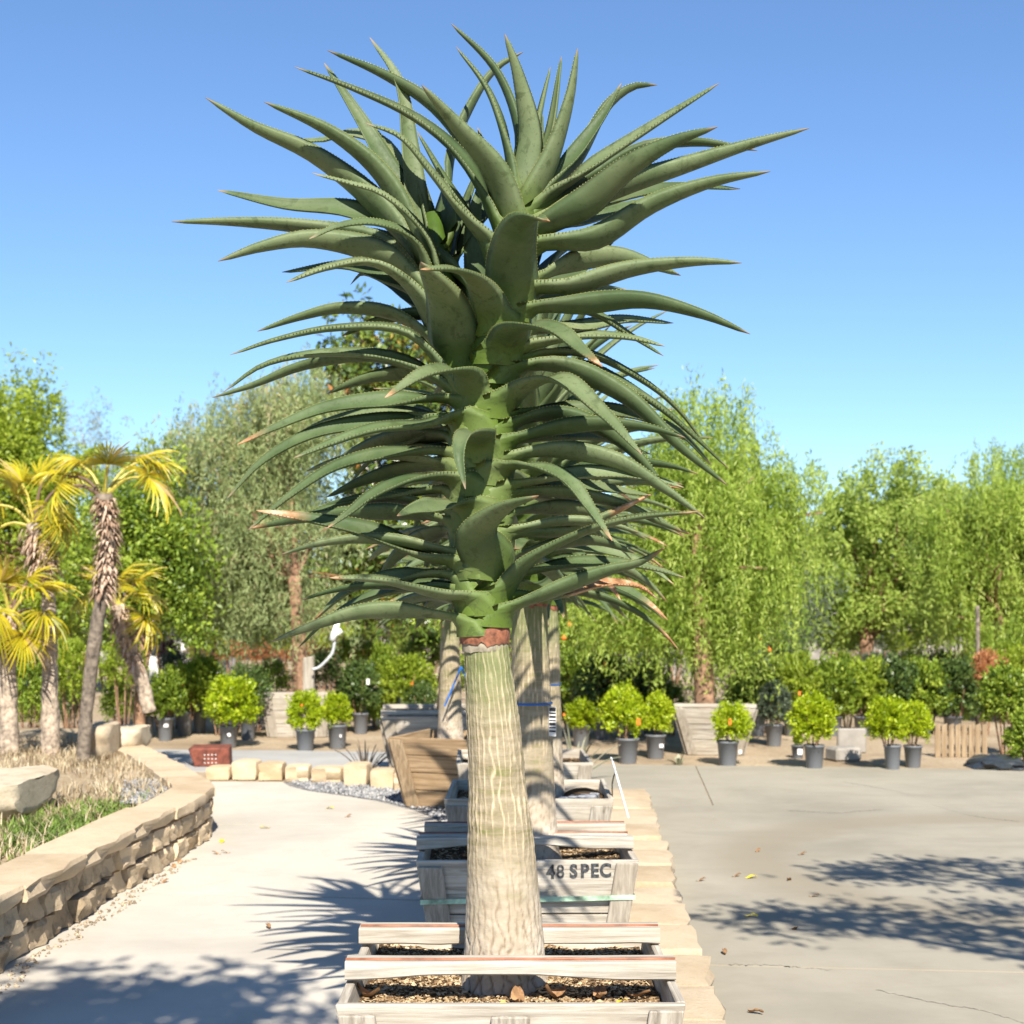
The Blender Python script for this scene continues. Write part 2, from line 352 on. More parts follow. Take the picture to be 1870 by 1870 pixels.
# ================================================================== the setting
def sheet(name, poly, z, mat, thick=0.15, parent=None):
    """a flat slab with vertical sides"""
    mb = MB(); n = len(poly)
    V = [(x, y, z) for x, y in poly] + [(x, y, z - thick) for x, y in poly]
    F_ = [tuple(range(n)), tuple(range(2 * n - 1, n - 1, -1))] + [(i, n + i, n + (i + 1) % n, (i + 1) % n) for i in range(n)]
    return mb.add(V, F_).build(name, mat, parent)
def struct(o, label, cat): return tag(o, label, cat, kind='structure')
GZ = -0.012
struct(sheet('ground', [(-2500, -500), (2500, -500), (2500, 5000), (-2500, 5000)], GZ, M['dirt'], .5), 'bare tan dirt ground under the nursery plants', 'ground')

# outline of the curved planter wall (outer face), nearest first
WALL = [(-3.02, 3.6), (-2.86, 5.6), (-2.77, 7.6), (-2.72, 9.1), (-2.66, 10.4), (-2.59, 11.7), (-2.62, 12.4), (-2.82, 13.0), (-3.2, 13.9), (-3.9, 15.5), (-4.9, 17.4)]
wl, WLEN = catmull([(x, y, 0) for x, y in WALL], 600)
def wall_at(s):
    i = min(max(s / WLEN, 0), 1) * 599; k = int(min(i, 598)); p = wl[k] + (wl[k + 1] - wl[k]) * (i - k); d = wl[min(k + 4, 599)] - wl[max(k - 4, 0)]
    d = d / np.linalg.norm(d); return p, d, np.array([d[1], -d[0], 0])   # place, along, outward (towards the path)

# concrete path in slabs parted by joints
pm = struct(empty('path'), 'pale sunlit concrete path between planter wall and wooden boxes', 'path')
def wall_x(y): return float(np.interp(y, wl[:470, 1], wl[:470, 0])) - .1
def path_slab(y0, y1, tilt0=0, tilt1=0, right=None):
    ys = np.linspace(y0, y1, 10)
    left = [(wall_x(y), y) for y in ys]
    rt = right if right else [(-.53, y1 + tilt1), (-.53, y0 + tilt0)]
    sheet('slab', left[::1][::-1] + rt[::-1] if False else [(x, y) for x, y in rt[::-1]] + left[::-1], 0, M['path'], .12, pm)
path_slab(-2.0, 6.2); path_slab(6.23, 9.95, 0, -.35, [(-.53, 9.6), (-.53, 6.23)])
path_slab(9.99, 12.97, 0, 0, [(-.62, 12.97), (-.53, 12.4), (-.53, 9.64)])
# far slab with the curved edge along the gravel
left = [(wall_x(y), y) for y in (12.994,)] + [(-3.35, 13.9), (-4.05, 15.4), (-4.3, 16.15)]
right = [(-.64, 12.994), (-.72, 13.3), (-.95, 13.85), (-1.37, 14.5), (-1.8, 14.95), (-2.19, 15.3), (-2.45, 15.7), (-2.6, 16.1)]
sheet('slab', right + left[::-1], 0, M['path'], .12, pm)

# driveway on the right
dm = struct(empty('driveway'), 'wide pale concrete driveway with tyre marks and joints', 'driveway')
def kx(y): return 0.90 + .052 * (y - 6)               # outer edge of the stone edging
for a in ([(kx(-2) - .05, -2), (9, -2), (9, 7.4), (4.0, 7.62), (kx(7.9) - .05, 7.9)],
          [(kx(7.93) - .05, 7.93), (4.0, 7.65), (9, 7.43), (12, 14.2), (kx(14.2) - .05, 14.2)],
          [(kx(14.2) - .1, 14.212), (2.0, 14.212), (2.28, 17.75), (1.0, 17.85), (.75, 16.4)],
          [(2.014, 14.212), (12, 14.212), (9.5, 15.6), (6.0, 17.2), (4.8, 17.5), (2.294, 17.75)]):
    sheet('slab', a, 0, M['drive'], .12, dm)
struct(sheet('road', [(-9, 17.0), (-1.6, 17.2), (-1.2, 18.0), (-1.0, 19.2), (-3.2, 19.6), (-9, 20.0)], 0, M['road'], .1), 'grey concrete lane behind the loose stone blocks', 'lane')
# bed under the boxes and gravel beside the path
bed = [(-.514, -2), (kx(-2) - .3, -2), (kx(14.2) - .3, 14.2), (.6, 16.6), (-1.0, 16.9), (-2.585, 16.6), (-2.585, 16.11), (-2.435, 15.71), (-2.175, 15.31), (-1.785, 14.96), (-1.355, 14.51), (-.935, 13.86), (-.705, 13.31), (-.60, 12.95), (-.514, 12.4)]
struct(sheet('gravel_bed', bed, -.004, M['gravelbed'], .1), 'strip of grey gravel that the wooden boxes stand on', 'gravel bed')
rng = np.random.default_rng(3)
def inside(p, poly):
    c = False; n = len(poly)
    for i in range(n):
        (x1, y1), (x2, y2) = poly[i], poly[(i + 1) % n]
        if (y1 > p[1]) != (y2 > p[1]) and p[0] < (x2 - x1) * (p[1] - y1) / (y2 - y1) + x1: c = not c
    return c
def stones(name, poly, n, r0, r1, z, mat, label, cat):
    xs = [q[0] for q in poly]; ys = [q[1] for q in poly]; C = []
    while len(C) < n:
        p = (rng.uniform(min(xs), max(xs)), rng.uniform(min(ys), max(ys)))
        if inside(p, poly): C.append((p[0], p[1], z))
    C = np.array(C); rr = rng.uniform(r0, r1, n)
    base = np.array([(1, 0, 0), (-.5, .87, 0), (-.5, -.87, 0), (.2, .1, .8), (0, 0, -.6)])
    V = C[:, None] + rr[:, None, None] * base[None] * rng.uniform(.7, 1.3, (n, 5, 3))
    a = rng.uniform(0, 6.28, n); ca, sa = np.cos(a), np.sin(a); L = V - C[:, None]
    V = np.stack([L[..., 0] * ca[:, None] - L[..., 1] * sa[:, None], L[..., 0] * sa[:, None] + L[..., 1] * ca[:, None], L[..., 2]], -1) + C[:, None]
    f = np.array([(0, 1, 3), (1, 2, 3), (2, 0, 3), (1, 0, 4), (2, 1, 4), (0, 2, 4)])
    Q = (np.arange(n)[:, None, None] * 5 + f[None]).reshape(-1, 3)
    me = mesh_np(name, V.reshape(-1, 3), quads=Q, attrs={'tint': np.repeat(rng.uniform(0, 1, n), 5)})
    return tag(obj(name, me, mat), label, cat, kind='stuff')
gpoly = [(-2.55, 16.2), (-2.17, 15.35), (-1.35, 14.55), (-.92, 13.9), (-.7, 13.35), (-.52, 12.5), (-.45, 9.2), (.6, 9.2), (.8, 14), (.4, 16.3), (-1.1, 16.7)]
stones('gravel', gpoly, 9000, .012, .035, .004, M['gravel'], 'loose grey gravel stones beside the path', 'gravel')

# raised soil of the planter on the left
xs = np.linspace(-11, -2.75, 70); ys = np.linspace(3.6, 19, 90)
V = []; keep = {}
for j, y in enumerate(ys):
    for i, x in enumerate(xs):
        q = np.interp(y, wl[:, 1], wl[:, 0]) - .22
        xx = min(x, q); V.append((xx, y, .33 + .05 * fbm((xx, y, 0), .9) + .015 * fbm((xx, y, 4), 6) + .05 * min(1, max(0, (q - xx) / 3))))
me = mesh_np('planter_soil', V, quads=grid_quads(70, 90), smooth=True)
struct(obj('planter_soil', me, M['planter']), 'dry earth of the raised planter behind the stone wall', 'soil')
def soil_z(x, y):
    q = np.interp(y, wl[:, 1], wl[:, 0]) - .22
    return .33 + .05 * fbm((x, y, 0), .9) + .015 * fbm((x, y, 4), 6) + .05 * min(1, max(0, (q - x) / 3))
def blades(name, pts, lo, hi, mat, label, cat, lean=.5, wd=.006):
    n = len(pts); C = np.array(pts); a = rng.uniform(0, 6.28, n); hh = rng.uniform(lo, hi, n); ln = rng.uniform(.1, lean, n) * hh
    d = np.stack([np.cos(a), np.sin(a), 0 * a], 1); sd = np.stack([-np.sin(a), np.cos(a), 0 * a], 1) * wd
    up = np.array([0, 0, 1.0]); mid = C + d * ln[:, None] * .35 + up * hh[:, None] * .6; tip = C + d * ln[:, None] * 1.5 + up * hh[:, None]
    V = np.stack([C - sd, C + sd, mid + sd * .7, mid - sd * .7, tip], 1).reshape(-1, 3)
    b = np.arange(n) * 5; Q = np.concatenate([np.stack([b, b + 1, b + 2], 1), np.stack([b, b + 2, b + 3], 1), np.stack([b + 3, b + 2, b + 4], 1)])
    me = mesh_np(name, V, quads=Q, attrs={'tint': np.repeat(rng.uniform(0, 1, n), 5)})
    return tag(obj(name, me, mat), label, cat, kind='stuff')
pts = []
while len(pts) < 9000:
    x, y = rng.uniform(-6.5, -2.95), rng.uniform(7, 17.5)
    if x < np.interp(y, wl[:, 1], wl[:, 0]) - .36 and fbm((x, y, 1), 1.3) > -.25: pts.append((x, y, soil_z(x, y)))
blades('dry_grass', pts, .04, .14, M['drygrass'], 'straw coloured dry grass on the planter soil', 'dry grass', 1.2)
pts = []
gx = G(110, 1500, .4)
while len(pts) < 3000:
    x, y = gx.x + rng.normal(0, .25), gx.y + rng.normal(0, .6)
    if x < np.interp(y, wl[:, 1], wl[:, 0]) - .36: pts.append((x, y, soil_z(x, y)))
blades('green_weeds', pts, .03, .10, M['grass'], 'bright green patch of low weeds behind the stone wall', 'weeds', 1.0, .008)
stones('planter_pebbles', [(-3.2, 11.6), (-2.97, 11.8), (-3.0, 12.6), (-3.3, 13.4), (-3.6, 13.2)], 900, .008, .022, .37, M['gravel'], 'patch of pale grey pebbles at the bend of the planter wall', 'pebbles')

# ------------------------------------------------------------------ stone blocks
def block_mesh(name, lx, ly, lz, rough, seed, nx=4, nz=3, taper=0.0, roundness=.012):
    """stone block, split face towards -Y, x along the wall; origin at its base centre"""
    rd = random.Random(seed); off = Vector((rd.uniform(0, 50), rd.uniform(0, 50), 0))
    bm = bmesh.new(); bmesh.ops.create_cube(bm, size=1)
    bmesh.ops.subdivide_edges(bm, edges=bm.edges[:], cuts=3, use_grid_fill=True)
    for v in bm.verts:
        x, y, z = v.co; r = 1 - (abs(x) > .49) * roundness / lx * 2 * (abs(z) > .49 or y < -.49); q = 1 - (abs(z) > .49) * roundness / lz * 2 * (y < -.49 or abs(x) > .49)
        p = Vector((x * lx * r, y * ly, z * lz * q)); f = max(0, -y * 2)            # 1 on the split face
        if taper and y > 0: p.x *= 1 - taper
        if y < -.49 and abs(x) < .4 and abs(z) < .4: p.y -= rough * .35
        nn = fbm(p + off, 11, 4); p.y += nn * rough * (0.35 + 1.3 * f) * (1 if y < -.3 else .3); p.x += fbm(p - off, 9) * rough * .35; p.z += fbm(p + off * 2, 8) * rough * .22
        v.co = p + Vector((0, 0, lz / 2))
    me = bpy.data.meshes.new(name); bm.to_mesh(me); bm.free(); me.polygons.foreach_set('use_smooth', [True] * len(me.polygons)); me.set_sharp_from_angle(angle=R(22)); return me
M['debris'] = NT('debris'); M['debris'].color(M['debris'].ramp(M['debris'].attr('tint'), [(.0, (.12, .09, .06)), (.5, (.34, .26, .17)), (1, (.52, .42, .29))])); M['debris'].rough(.9); M['debris'] = M['debris'].m
M['crack'] = simple('crack_dirt', (.27, .24, .19), .95, .3, 30, 0)
rw = empty('retaining_wall', (0, 0, 0), 0, 'curved low retaining wall of tan split stone with flat capstones', 'wall')
blk = [block_mesh('stone_block', .352, .24, .16, .020, k) for k in range(6)]
rub = [block_mesh('stone_block', .358, .24, .165, .026, 20 + k) for k in range(6)]
cap = [block_mesh('cap_stone', .46, .36, .088, .014, 40 + k, roundness=.004) for k in range(5)]
bigcap = [block_mesh('cap_stone', 1.02, .38, .105, .026, 60 + k, roundness=.004) for k in range(3)]
rd = random.Random(5); s = .1
for course in range(2):
    s = .1 + .18 * course; i = 0
    while s < WLEN - .3:
        p, d, o = wall_at(s); rough_zone = p[1] < 10.6
        me = rd.choice(rub if rough_zone else blk); b = obj('stone_block', me, M['rubble'] if (rough_zone and rd.random() < .72) else M['sandstone'], rw)
        if rough_zone: b.material_slots[0].link = 'OBJECT'; b.material_slots[0].material = M['rubble'] if rd.random() < .75 else M['sandstone']
        jit = rd.uniform(-.035, .02) if rough_zone else rd.uniform(-.012, .012)
        b.location = Vector(p - o * (.13 - jit)) + Vector((0, 0, course * .165 - .005)); b.rotation_euler = (0, 0, math.atan2(d[1], d[0]) + math.pi * 0 + rd.uniform(-.04, .04) * (2 if rough_zone else 1))
        b.rotation_euler.z = math.atan2(o[0], -o[1]) + rd.uniform(-.03, .03) * (2 if rough_zone else 1)
        s += .36
s = .3
while s < WLEN - .3:
    p, d, o = wall_at(s); near = p[1] < 10.4
    me = rd.choice(bigcap if near else cap); L = 1.02 if near else .45
    p, d, o = wall_at(s + L / 2)
    b = obj('cap_stone', me, M['capstone'], rw); b.location = Vector(p - o * (.165 + rd.uniform(-.01, .015))) + Vector((0, 0, .328 + (0 if near else .006)))
    b.rotation_euler = (rd.uniform(-.012, .012), 0, math.atan2(o[0], -o[1])); s += L
strip = [wall_at(q) for q in np.linspace(1.5, 7.6, 24)]
stones('wall_debris', [tuple((p + o * .02)[:2]) for p, d, o in strip] + [tuple((p + o * rd.uniform(.06, .2))[:2]) for p, d, o in strip[::-1]], 450, .004, .018, .003, M['debris'], 'crumbs of tan stone and dirt along the wall foot', 'debris')
# hairline cracks in the driveway
def crack(pts, wd, mat='crack'):
    V = []; c, L = catmull([Vector(G(x, y)) for x, y in pts], 60)
    for i, p in enumerate(c):
        j = .035 * mnoise.noise(Vector((i * .35, p[1], 2))) ; n_ = wd * (.5 + abs(mnoise.noise(Vector((i * .5, 7, p[0])))) * 1.3); V += [(p[0], p[1] + j - n_, .0025), (p[0], p[1] + j + n_, .0025)]
    obj('crack', mesh_np('crack', V, quads=grid_quads(2, 60)), M[mat], dm)
crack([(1540, 1428), (1640, 1446), (1720, 1475), (1790, 1492), (1860, 1500)], .012); crack([(1600, 1808), (1700, 1830), (1790, 1845), (1869, 1868)], .007); crack([(1440, 1480), (1520, 1484), (1610, 1478)], .02); crack([(1330, 1762), (1420, 1763), (1520, 1772)], .004)
# stone edging beside the boxes
ke = empty('stone_edging', (0, 0, 0), 0, 'row of rounded tan edging stones between wooden boxes and driveway', 'edging')
kb = [block_mesh('edging_stone', .602, .40, .19, .026, 80 + k, roundness=.012) for k in range(6)]
y = 3.6; k = 0
while y < 14.3:
    b = obj('edging_stone', rd.choice(kb), M['kerbstone'], ke)
    b.location = (kx(y) - .18 + rd.uniform(-.02, .02), y, -.02 + rd.uniform(-.02, .016)); b.rotation_euler = (0, rd.uniform(-.02, .02), R(90) - .05 + rd.uniform(-.06, .06)); b.scale = (1, 1, rd.uniform(.94, 1.06)); y += .612
# loose stone blocks across the far end of the path
lb = [block_mesh('stone_block', 1, .8, 1, .07, 100 + k, roundness=.05) for k in range(5)]
for me in lb: me.materials.append(M['sandstone'])
data = [(397, 1424, 46, 24), (446, 1424, 48, 35), (493, 1425, 47, 32), (541, 1428, 46, 30), (597, 1431, 60, 30), (650, 1436, 46, 42), (697, 1441, 46, 36), (734, 1444, 34, 32)]
words = ['low tan stone block beside the retaining wall end', 'tall squared tan stone block standing clear on the path end', 'tan stone block second of the row behind the path', 'pale tan stone block in the middle of the row', 'long low tan stone block at the gravel edge', 'tallest tan stone block behind the grey gravel', 'tan stone block with slanted shadow behind the gravel', 'tan stone block touching the brown wooden box']
for (px, py, wp, hp), lab in zip(data, words):
    g = G(px, py); q = F / g.y
    b = obj('stone_block', lb[rd.randrange(5)]); b.location = (g.x, g.y + .16, -.01); b.scale = (wp / q, .36, hp / q); b.rotation_euler = (0, 0, rd.uniform(-.12, .05))
    tag(b, lab, 'stone', 'loose stone blocks across the end of the path')

def boulder(px, py, wpx, hpx, z0, depth, label, seed, flat=.3, mat='boulder'):
    g = G(px, py, z0); q = F / g.y; bm = bmesh.new(); bmesh.ops.create_icosphere(bm, subdivisions=4, radius=1)
    for v in bm.verts:
        p = v.co.copy(); n = fbm(p + Vector((seed * 7, 0, 0)), 1.1, 3); p *= 1 + .22 * n
        p.z = max(-.8, min(p.z, flat)) + .05 * fbm(p, 3); p.x = max(-.8, min(.82, p.x)); v.co = p
    me = bpy.data.meshes.new('boulder'); bm.to_mesh(me); bm.free(); me.polygons.foreach_set('use_smooth', [True] * len(me.polygons))
    me.set_sharp_from_angle(angle=R(38)); o = obj('boulder', me, M[mat]); g = Vector(((px - CX) / F * (g.y + depth * .7), g.y, 0)); hh = hpx / q; o.scale = (wpx / q / 1.7, depth, hh / (flat + .8)); o.location = (g.x, g.y + depth * .7, z0 + hh * .8 / (flat + .8) - .02)
    return tag(o, label, 'rock')
boulder(0, 1502, 165, 74, .36, .75, 'big flat topped sandstone slab lying in the dry planter', 1, .15)
boulder(188, 1385, 50, 62, .36, .4, 'rounded tan boulder behind the dark palm trunk', 2, .5)
boulder(240, 1372, 58, 44, .36, .4, 'low tan boulder resting behind the wall capstones', 3, .4)
# ================================================================== tree aloes
def leaf_mesh(pts, o, L0w=.15, r=.1, dry=0.0, teeth=True, twist=0.0, nseg=20, drytip=0.0, blunt=False, rs=None):
    """pts: centre line from the stem outwards; o: outward direction; closed channelled blade with a clasping base"""
    C, L = catmull(pts, nseg + 1); s = np.linspace(0, 1, nseg + 1); s = s
    T = np.gradient(C, axis=0); T /= np.linalg.norm(T, axis=1)[:, None]
    B0 = np.cross([0, 0, 1.0], o); B0 /= np.linalg.norm(B0)
    B = B0[None] - (T @ B0)[:, None] * T; B /= np.linalg.norm(B, axis=1)[:, None] + 1e-9; N = np.cross(T, B)
    tq = np.clip((s * L - .10) / .28, 0, 1); tw = twist * tq * tq * (3 - 2 * tq); B, N = B * np.cos(tw)[:, None] + N * np.sin(tw)[:, None], N * np.cos(tw)[:, None] - B * np.sin(tw)[:, None]
    e = np.clip(s * L / .10, 0, 1); e = e * e * (3 - 2 * e)
    prof = (1 - s) ** .82 if not blunt else (1 - s ** 5) * (1 - .35 * s)
    w = (1 - e) * r * 1.05 * 4.0 + e * (L0w * 1.27 * prof + .006); w[-1] = .003
    ph = (1 - e) * 4.0 + e * (.95 + .95 * s); nv = 7
    v = np.linspace(-1, 1, nv); a = v[None] * ph[:, None] / 2; Rr = (w / ph)[:, None]
    sx = Rr * np.sin(a); sz = Rr * (1 - np.cos(a))
    th = (.012 * (1 - s) ** .7 + .0035)[:, None] * np.sqrt(np.clip(1 - v[None] ** 2, 0, 1)) + .0008
    th[-1] *= .2
    top = C[:, None] + B[:, None] * sx[..., None] + N[:, None] * sz[..., None]
    low = C[:, None] + B[:, None] * (sx + th * np.sin(a))[..., None] + N[:, None] * (sz - th * np.cos(a))[..., None]
    ring = np.concatenate([top, low[:, ::-1][:, 1:-1]], 1); k = ring.shape[1]
    V = ring.reshape(-1, 3); Q = grid_quads(k, nseg + 1, True)[:, ::-1]
    mv = np.concatenate([np.abs(v), np.abs(v[::-1][1:-1]) * .8]); mA = np.tile(mv, nseg + 1); sA = np.repeat(s * np.minimum(1, L / .8) if False else s, k)
    dA = np.full(len(V), float(dry))
    if drytip: dA = np.maximum(dA, np.clip((sA - (1 - drytip)) / .06, 0, 1))
    sA = np.where(sA < .3, np.minimum(sA, sA * L / .9), sA)
    Vall, Fall, mats = [V], [tuple(map(int, q)) for q in Q], [0] * len(Q)
    if teeth:
        n0 = len(V); tv = []; rr = rs or random
        for side, col in ((0, 0), (1, nv - 1)):
            edge = top[:, col]; sp = np.concatenate([[0], np.cumsum(np.linalg.norm(np.diff(edge, axis=0), axis=1))])
            u = .16 + rr.uniform(0, .01)
            while u < sp[-1] * .95:
                i = np.searchsorted(sp, u) - 1; i = min(max(i, 0), nseg - 1); f = (u - sp[i]) / (sp[i + 1] - sp[i] + 1e-9)
                p = edge[i] * (1 - f) + edge[i + 1] * f; tdir = T[i]; out = (B[i] * (-1 if side == 0 else 1) * .8 + N[i] * .6); hgt = rr.uniform(.002, .0038)
                b = n0 + len(tv); tv += [p - tdir * .0028, p + tdir * .0028, p + out * hgt + tdir * .002, p - N[i] * .003]
                Fall += [(b, b + 1, b + 2), (b + 1, b + 3, b + 2), (b + 3, b, b + 2)]; mats += [1] * 3
                u += rr.uniform(.012, .018)
        if tv:
            Vall.append(np.array(tv)); sA = np.concatenate([sA, np.full(len(tv), .5)]); mA = np.concatenate([mA, np.ones(len(tv))]); dA = np.concatenate([dA, np.zeros(len(tv))])
    V = np.concatenate(Vall); me = bpy.data.meshes.new('leaf'); me.from_pydata(V.tolist(), [], Fall); me.update()
    me.materials.append(M['aloe']); me.materials.append(M['tooth']); me.polygons.foreach_set('material_index', mats)
    me.polygons.foreach_set('use_smooth', [m == 0 for m in mats])
    for nme, arr in (('s', sA), ('m', mA), ('dry', dA)):
        at = me.attributes.new(nme, 'FLOAT', 'POINT'); at.data.foreach_set('value', arr.astype(np.float32))
    return me

def trunk_mesh(axis, radii, seed, nu=170, nz=240, K=28):
    """corky trunk: raised wavy ridges up the trunk, a net of them near the foot"""
    ax = np.array([tuple(a) for a in axis]); z = np.linspace(ax[0, 2], ax[-1, 2], nz); h = (z - z[0]) / (z[-1] - z[0])
    def sm(a): 
        y = np.interp(z, ax[:, 2], a); k = 15; p = np.pad(y, k, mode='edge'); return np.convolve(p, np.ones(2 * k + 1) / (2 * k + 1), 'valid')
    cx_, cy_ = sm(ax[:, 0]), sm(ax[:, 1]); rr = sm(np.array(radii)); th = np.linspace(0, 2 * math.pi, nu, endpoint=False)
    V = np.zeros((nz, nu, 3)); RD = np.zeros((nz, nu))
    for j in range(nz):
        for i in range(nu):
            ct, st = math.cos(th[i]), math.sin(th[i]); q = Vector((ct * 1.6 + seed, st * 1.6, z[j] * 2.0))
            w1 = mnoise.noise(q) * .8; w2 = mnoise.noise(Vector((ct * 5 + seed, st * 5, z[j] * 11))) * .46; kk = K * th[i] / (2 * math.pi)
            net = max(0.0, 1 - h[j] / .42); zz = z[j] * 9.5
            zig = (abs((zz + mnoise.noise(q * 2)) % 1.0 - .5) * 2 - .5) * net * .85 * (1 if int(math.floor(kk + w1 + w2)) % 2 else -1)
            f = (kk + w1 + w2 + zig) % 1.0 - .5
            wd = .115 + .045 * mnoise.noise(q * 3) + .03 * net
            ln = math.exp(-(f / wd) ** 2)
            ln *= .3 + .7 * min(1, max(0, mnoise.noise(Vector((ct * 6 - seed, st * 6, z[j] * 4.5))) * 2.2 + .75))
            RD[j, i] = ln
            d = ln * (.0075 * (1 - .7 * h[j]) * (1 - min(1, net * 1.6)) - .008 * min(1, net * 1.6)) + .004 * mnoise.noise(Vector((ct * 2, st * 2, z[j] * 30))) * .5 + .0025 * mnoise.noise(Vector((ct * 16, st * 16, z[j] * 40)))
            fl = 0
            if h[j] < .09: fl = (1 - h[j] / .09) ** 1.6 * (.020 + .022 * math.sin(5 * th[i] + seed) * mnoise.noise(Vector((ct * 2, st * 2, seed))))
            r = rr[j] + d + fl
            V[j, i] = (cx_[j] + ct * r, cy_[j] + st * r, z[j])
    return mesh_np('trunk', V.reshape(-1, 3), quads=grid_quads(nu, nz, True), attrs={'ridge': RD.ravel(), 'h': np.repeat(h, nu)}, smooth=True)

def stem_obj(axis, radii, parent, base):
    V, f = tube_arrays([Vector(a) - Vector(base) for a in axis], radii, 16); me = MB().add(V, f).mesh('stem', True); return obj('stem', me, M['stem_green'], parent)

rl = random.Random(11)
# ------------------------------------------------------------------ the big aloe in front
D0 = 5.55
base = Vector((P(918, 1800, D0).x, D0, .50))
al = empty('tree_aloe', base, 0, 'tall two headed tree aloe with corky ridged trunk in the foremost wooden box', 'tree aloe', 'row of tree aloes in wooden boxes')
prof = [(1164, 846, 928), (1228, 848, 936), (1293, 849, 947), (1357, 853, 955), (1421, 854, 960), (1485, 854, 969), (1549, 853, 977), (1613, 851, 985), (1678, 848, 992), (1740, 846, 997), (1790, 842, 1001), (1822, 840, 1003)]
ax = []; rad = []
for py, l, r_ in prof[::-1]:
    p = P((l + r_) / 2, py, D0); ax.append(p - base); rad.append((r_ - l) / 2 / F * D0 - .004)
obj('trunk', trunk_mesh(ax, rad, 3.0), M['bark'], al)
# papery scales and the dry red collar under the lowest leaves
top = P(887, 1164, D0) - base; rt = rad[-1]
def collar(parent, c, r, h, mat, seed, name='collar', amp=.018):
    k = 48; V = []; rr = random.Random(seed)
    for j, (zz, q) in enumerate(((0, 1.02), (.35, 1.05), (.7, 1.05), (1, 1.0))):
        for i in range(k):
            a = 2 * math.pi * i / k; jag = (amp * (mnoise.noise(Vector((math.cos(a) * 4, math.sin(a) * 4, seed))) + rr.uniform(-.35, .35))) if j == 0 else amp * .8 * math.sin(2 * a + seed) * (j == 3)
            V.append((c[0] + r * q * math.cos(a), c[1] + r * q * math.sin(a), c[2] + zz * h + jag))
    return obj(name, MB().add(V, [tuple(map(int, f)) for f in grid_quads(k, 4, True)]).mesh(name, True), M[mat], parent)
collar(al, top + Vector((-.003, 0, -.055)), rt + .003, .045, 'peel', 2, 'bark_collar', .008)
collar(al, top + Vector((-.004, 0, -.025)), rt + .010, .075, 'collar', 3, 'sheath_collar', .014)

MAIN = [(887, 1170, 0), (880, 1050, 0), (876, 900, 0), (879, 800, 0), (888, 735, 0)]
HA = [(888, 735, 0), (906, 640, -.02), (932, 540, -.03), (945, 440, -.03), (960, 355, -.03)]
HB = [(880, 790, 0.02), (852, 690, .07), (824, 600, .12), (803, 500, .15), (790, 390, .17)]
def axis3(tab): return np.array([tuple(P(x, y, D0 + d)) for x, y, d in tab])
AX = {'M': axis3(MAIN), 'A': axis3(HA), 'B': axis3(HB)}
RAD = {'M': [.088, .098, .112, .108, .10], 'A': [.098, .09, .078, .062, .03], 'B': [.085, .075, .066, .055, .03]}
for k in 'MAB': stem_obj(AX[k], RAD[k], al, base)
def axis_at(hd, z):
    a = AX[hd]; z = min(max(z, a[0, 2]), a[-1, 2]); return np.array([np.interp(z, a[:, 2], a[:, 0]), np.interp(z, a[:, 2], a[:, 1]), z]), float(np.interp(z, a[:, 2], RAD[hd]))
def traced(hd, by, via, tip, dy, w=.15, **kw):
    """leaf from the stem at photo row by through the via points to the tip, which lies dy metres behind (+) or before (-) the stem"""
    zb = P(900, by, D0).z; c, r = axis_at(hd, zb); pts2 = via + [tip]; ds = kw.pop('ds', None)
    Q = []; n = len(pts2); d2 = [0]; prev = None
    cpx = CX + c[0] * F / c[1]; acc = [math.hypot(pts2[0][0] - cpx, pts2[0][1] - by)]
    for i in range(1, n): acc.append(acc[-1] + math.hypot(pts2[i][0] - pts2[i - 1][0], pts2[i][1] - pts2[i - 1][1]))
    for i, (x, y) in enumerate(pts2):
        dd = ds[i] if ds else dy * (acc[i] / acc[-1]) ** .9
        Q.append(np.array(P(x, y, c[1] + dd)))
    oo = Q[min(1, n - 1)] - c; oo = Q[-1] - c if abs(oo[0]) + abs(oo[1]) < .05 else oo; oo = oo * .6 + (Q[-1] - c) * .4; oo[2] = 0; oo /= np.linalg.norm(oo)
    p0 = c + oo * r * 1.04 + np.array([0, 0, -.045]); p1 = c + oo * (r + .016) + np.array([0, 0, .02])
    pts = [p0, p1] + [q for q in Q if np.linalg.norm(q - c) > r + .06]
    pts = [p - np.array(base) for p in pts]
    o = obj('leaf', leaf_mesh(pts, oo, w, r, rs=rl, twist=kw.pop('twist', rl.choice([-1, 1]) * rl.uniform(.3, .95)), **kw), None, al); return o
T_ = traced
# top head, right of the fork
T_('A', 375, [(966, 250), (946, 140)], (922, 62), -.18, .125, twist=0)
T_('A', 380, [(1012, 285), (1043, 180)], (1055, 88), -.16, .135, twist=.1)
T_('A', 370, [(925, 270), (890, 165)], (833, 85), -.05, .12)
T_('A', 360, [(945, 240), (905, 130)], (824, 43), .12, .09)
T_('A', 345, [(982, 230)], (1005, 122), .25, .1); T_('A', 345, [(1005, 240)], (1025, 103), .3, .08); T_('A', 345, [(984, 280)], (990, 207), .15, .06)
T_('A', 385, [(1055, 275), (1105, 205)], (1135, 152), .1, .1); T_('A', 385, [(1060, 285), (1115, 190), (1160, 158)], (1200, 155), .35, .13)
T_('A', 400, [(1070, 312), (1185, 235)], (1313, 152), -.12, .12)
T_('A', 405, [(1080, 330), (1170, 275), (1270, 262)], (1383, 275), .3, .13)
T_('A', 425, [(1110, 352), (1250, 305), (1370, 265)], (1478, 234), .12, .13)
T_('A', 455, [(1060, 382), (1150, 305), (1235, 258)], (1310, 232), -.4, .15)
T_('A', 470, [(1085, 442), (1190, 378), (1300, 335)], (1407, 313), -.15, .15, twist=-.5)
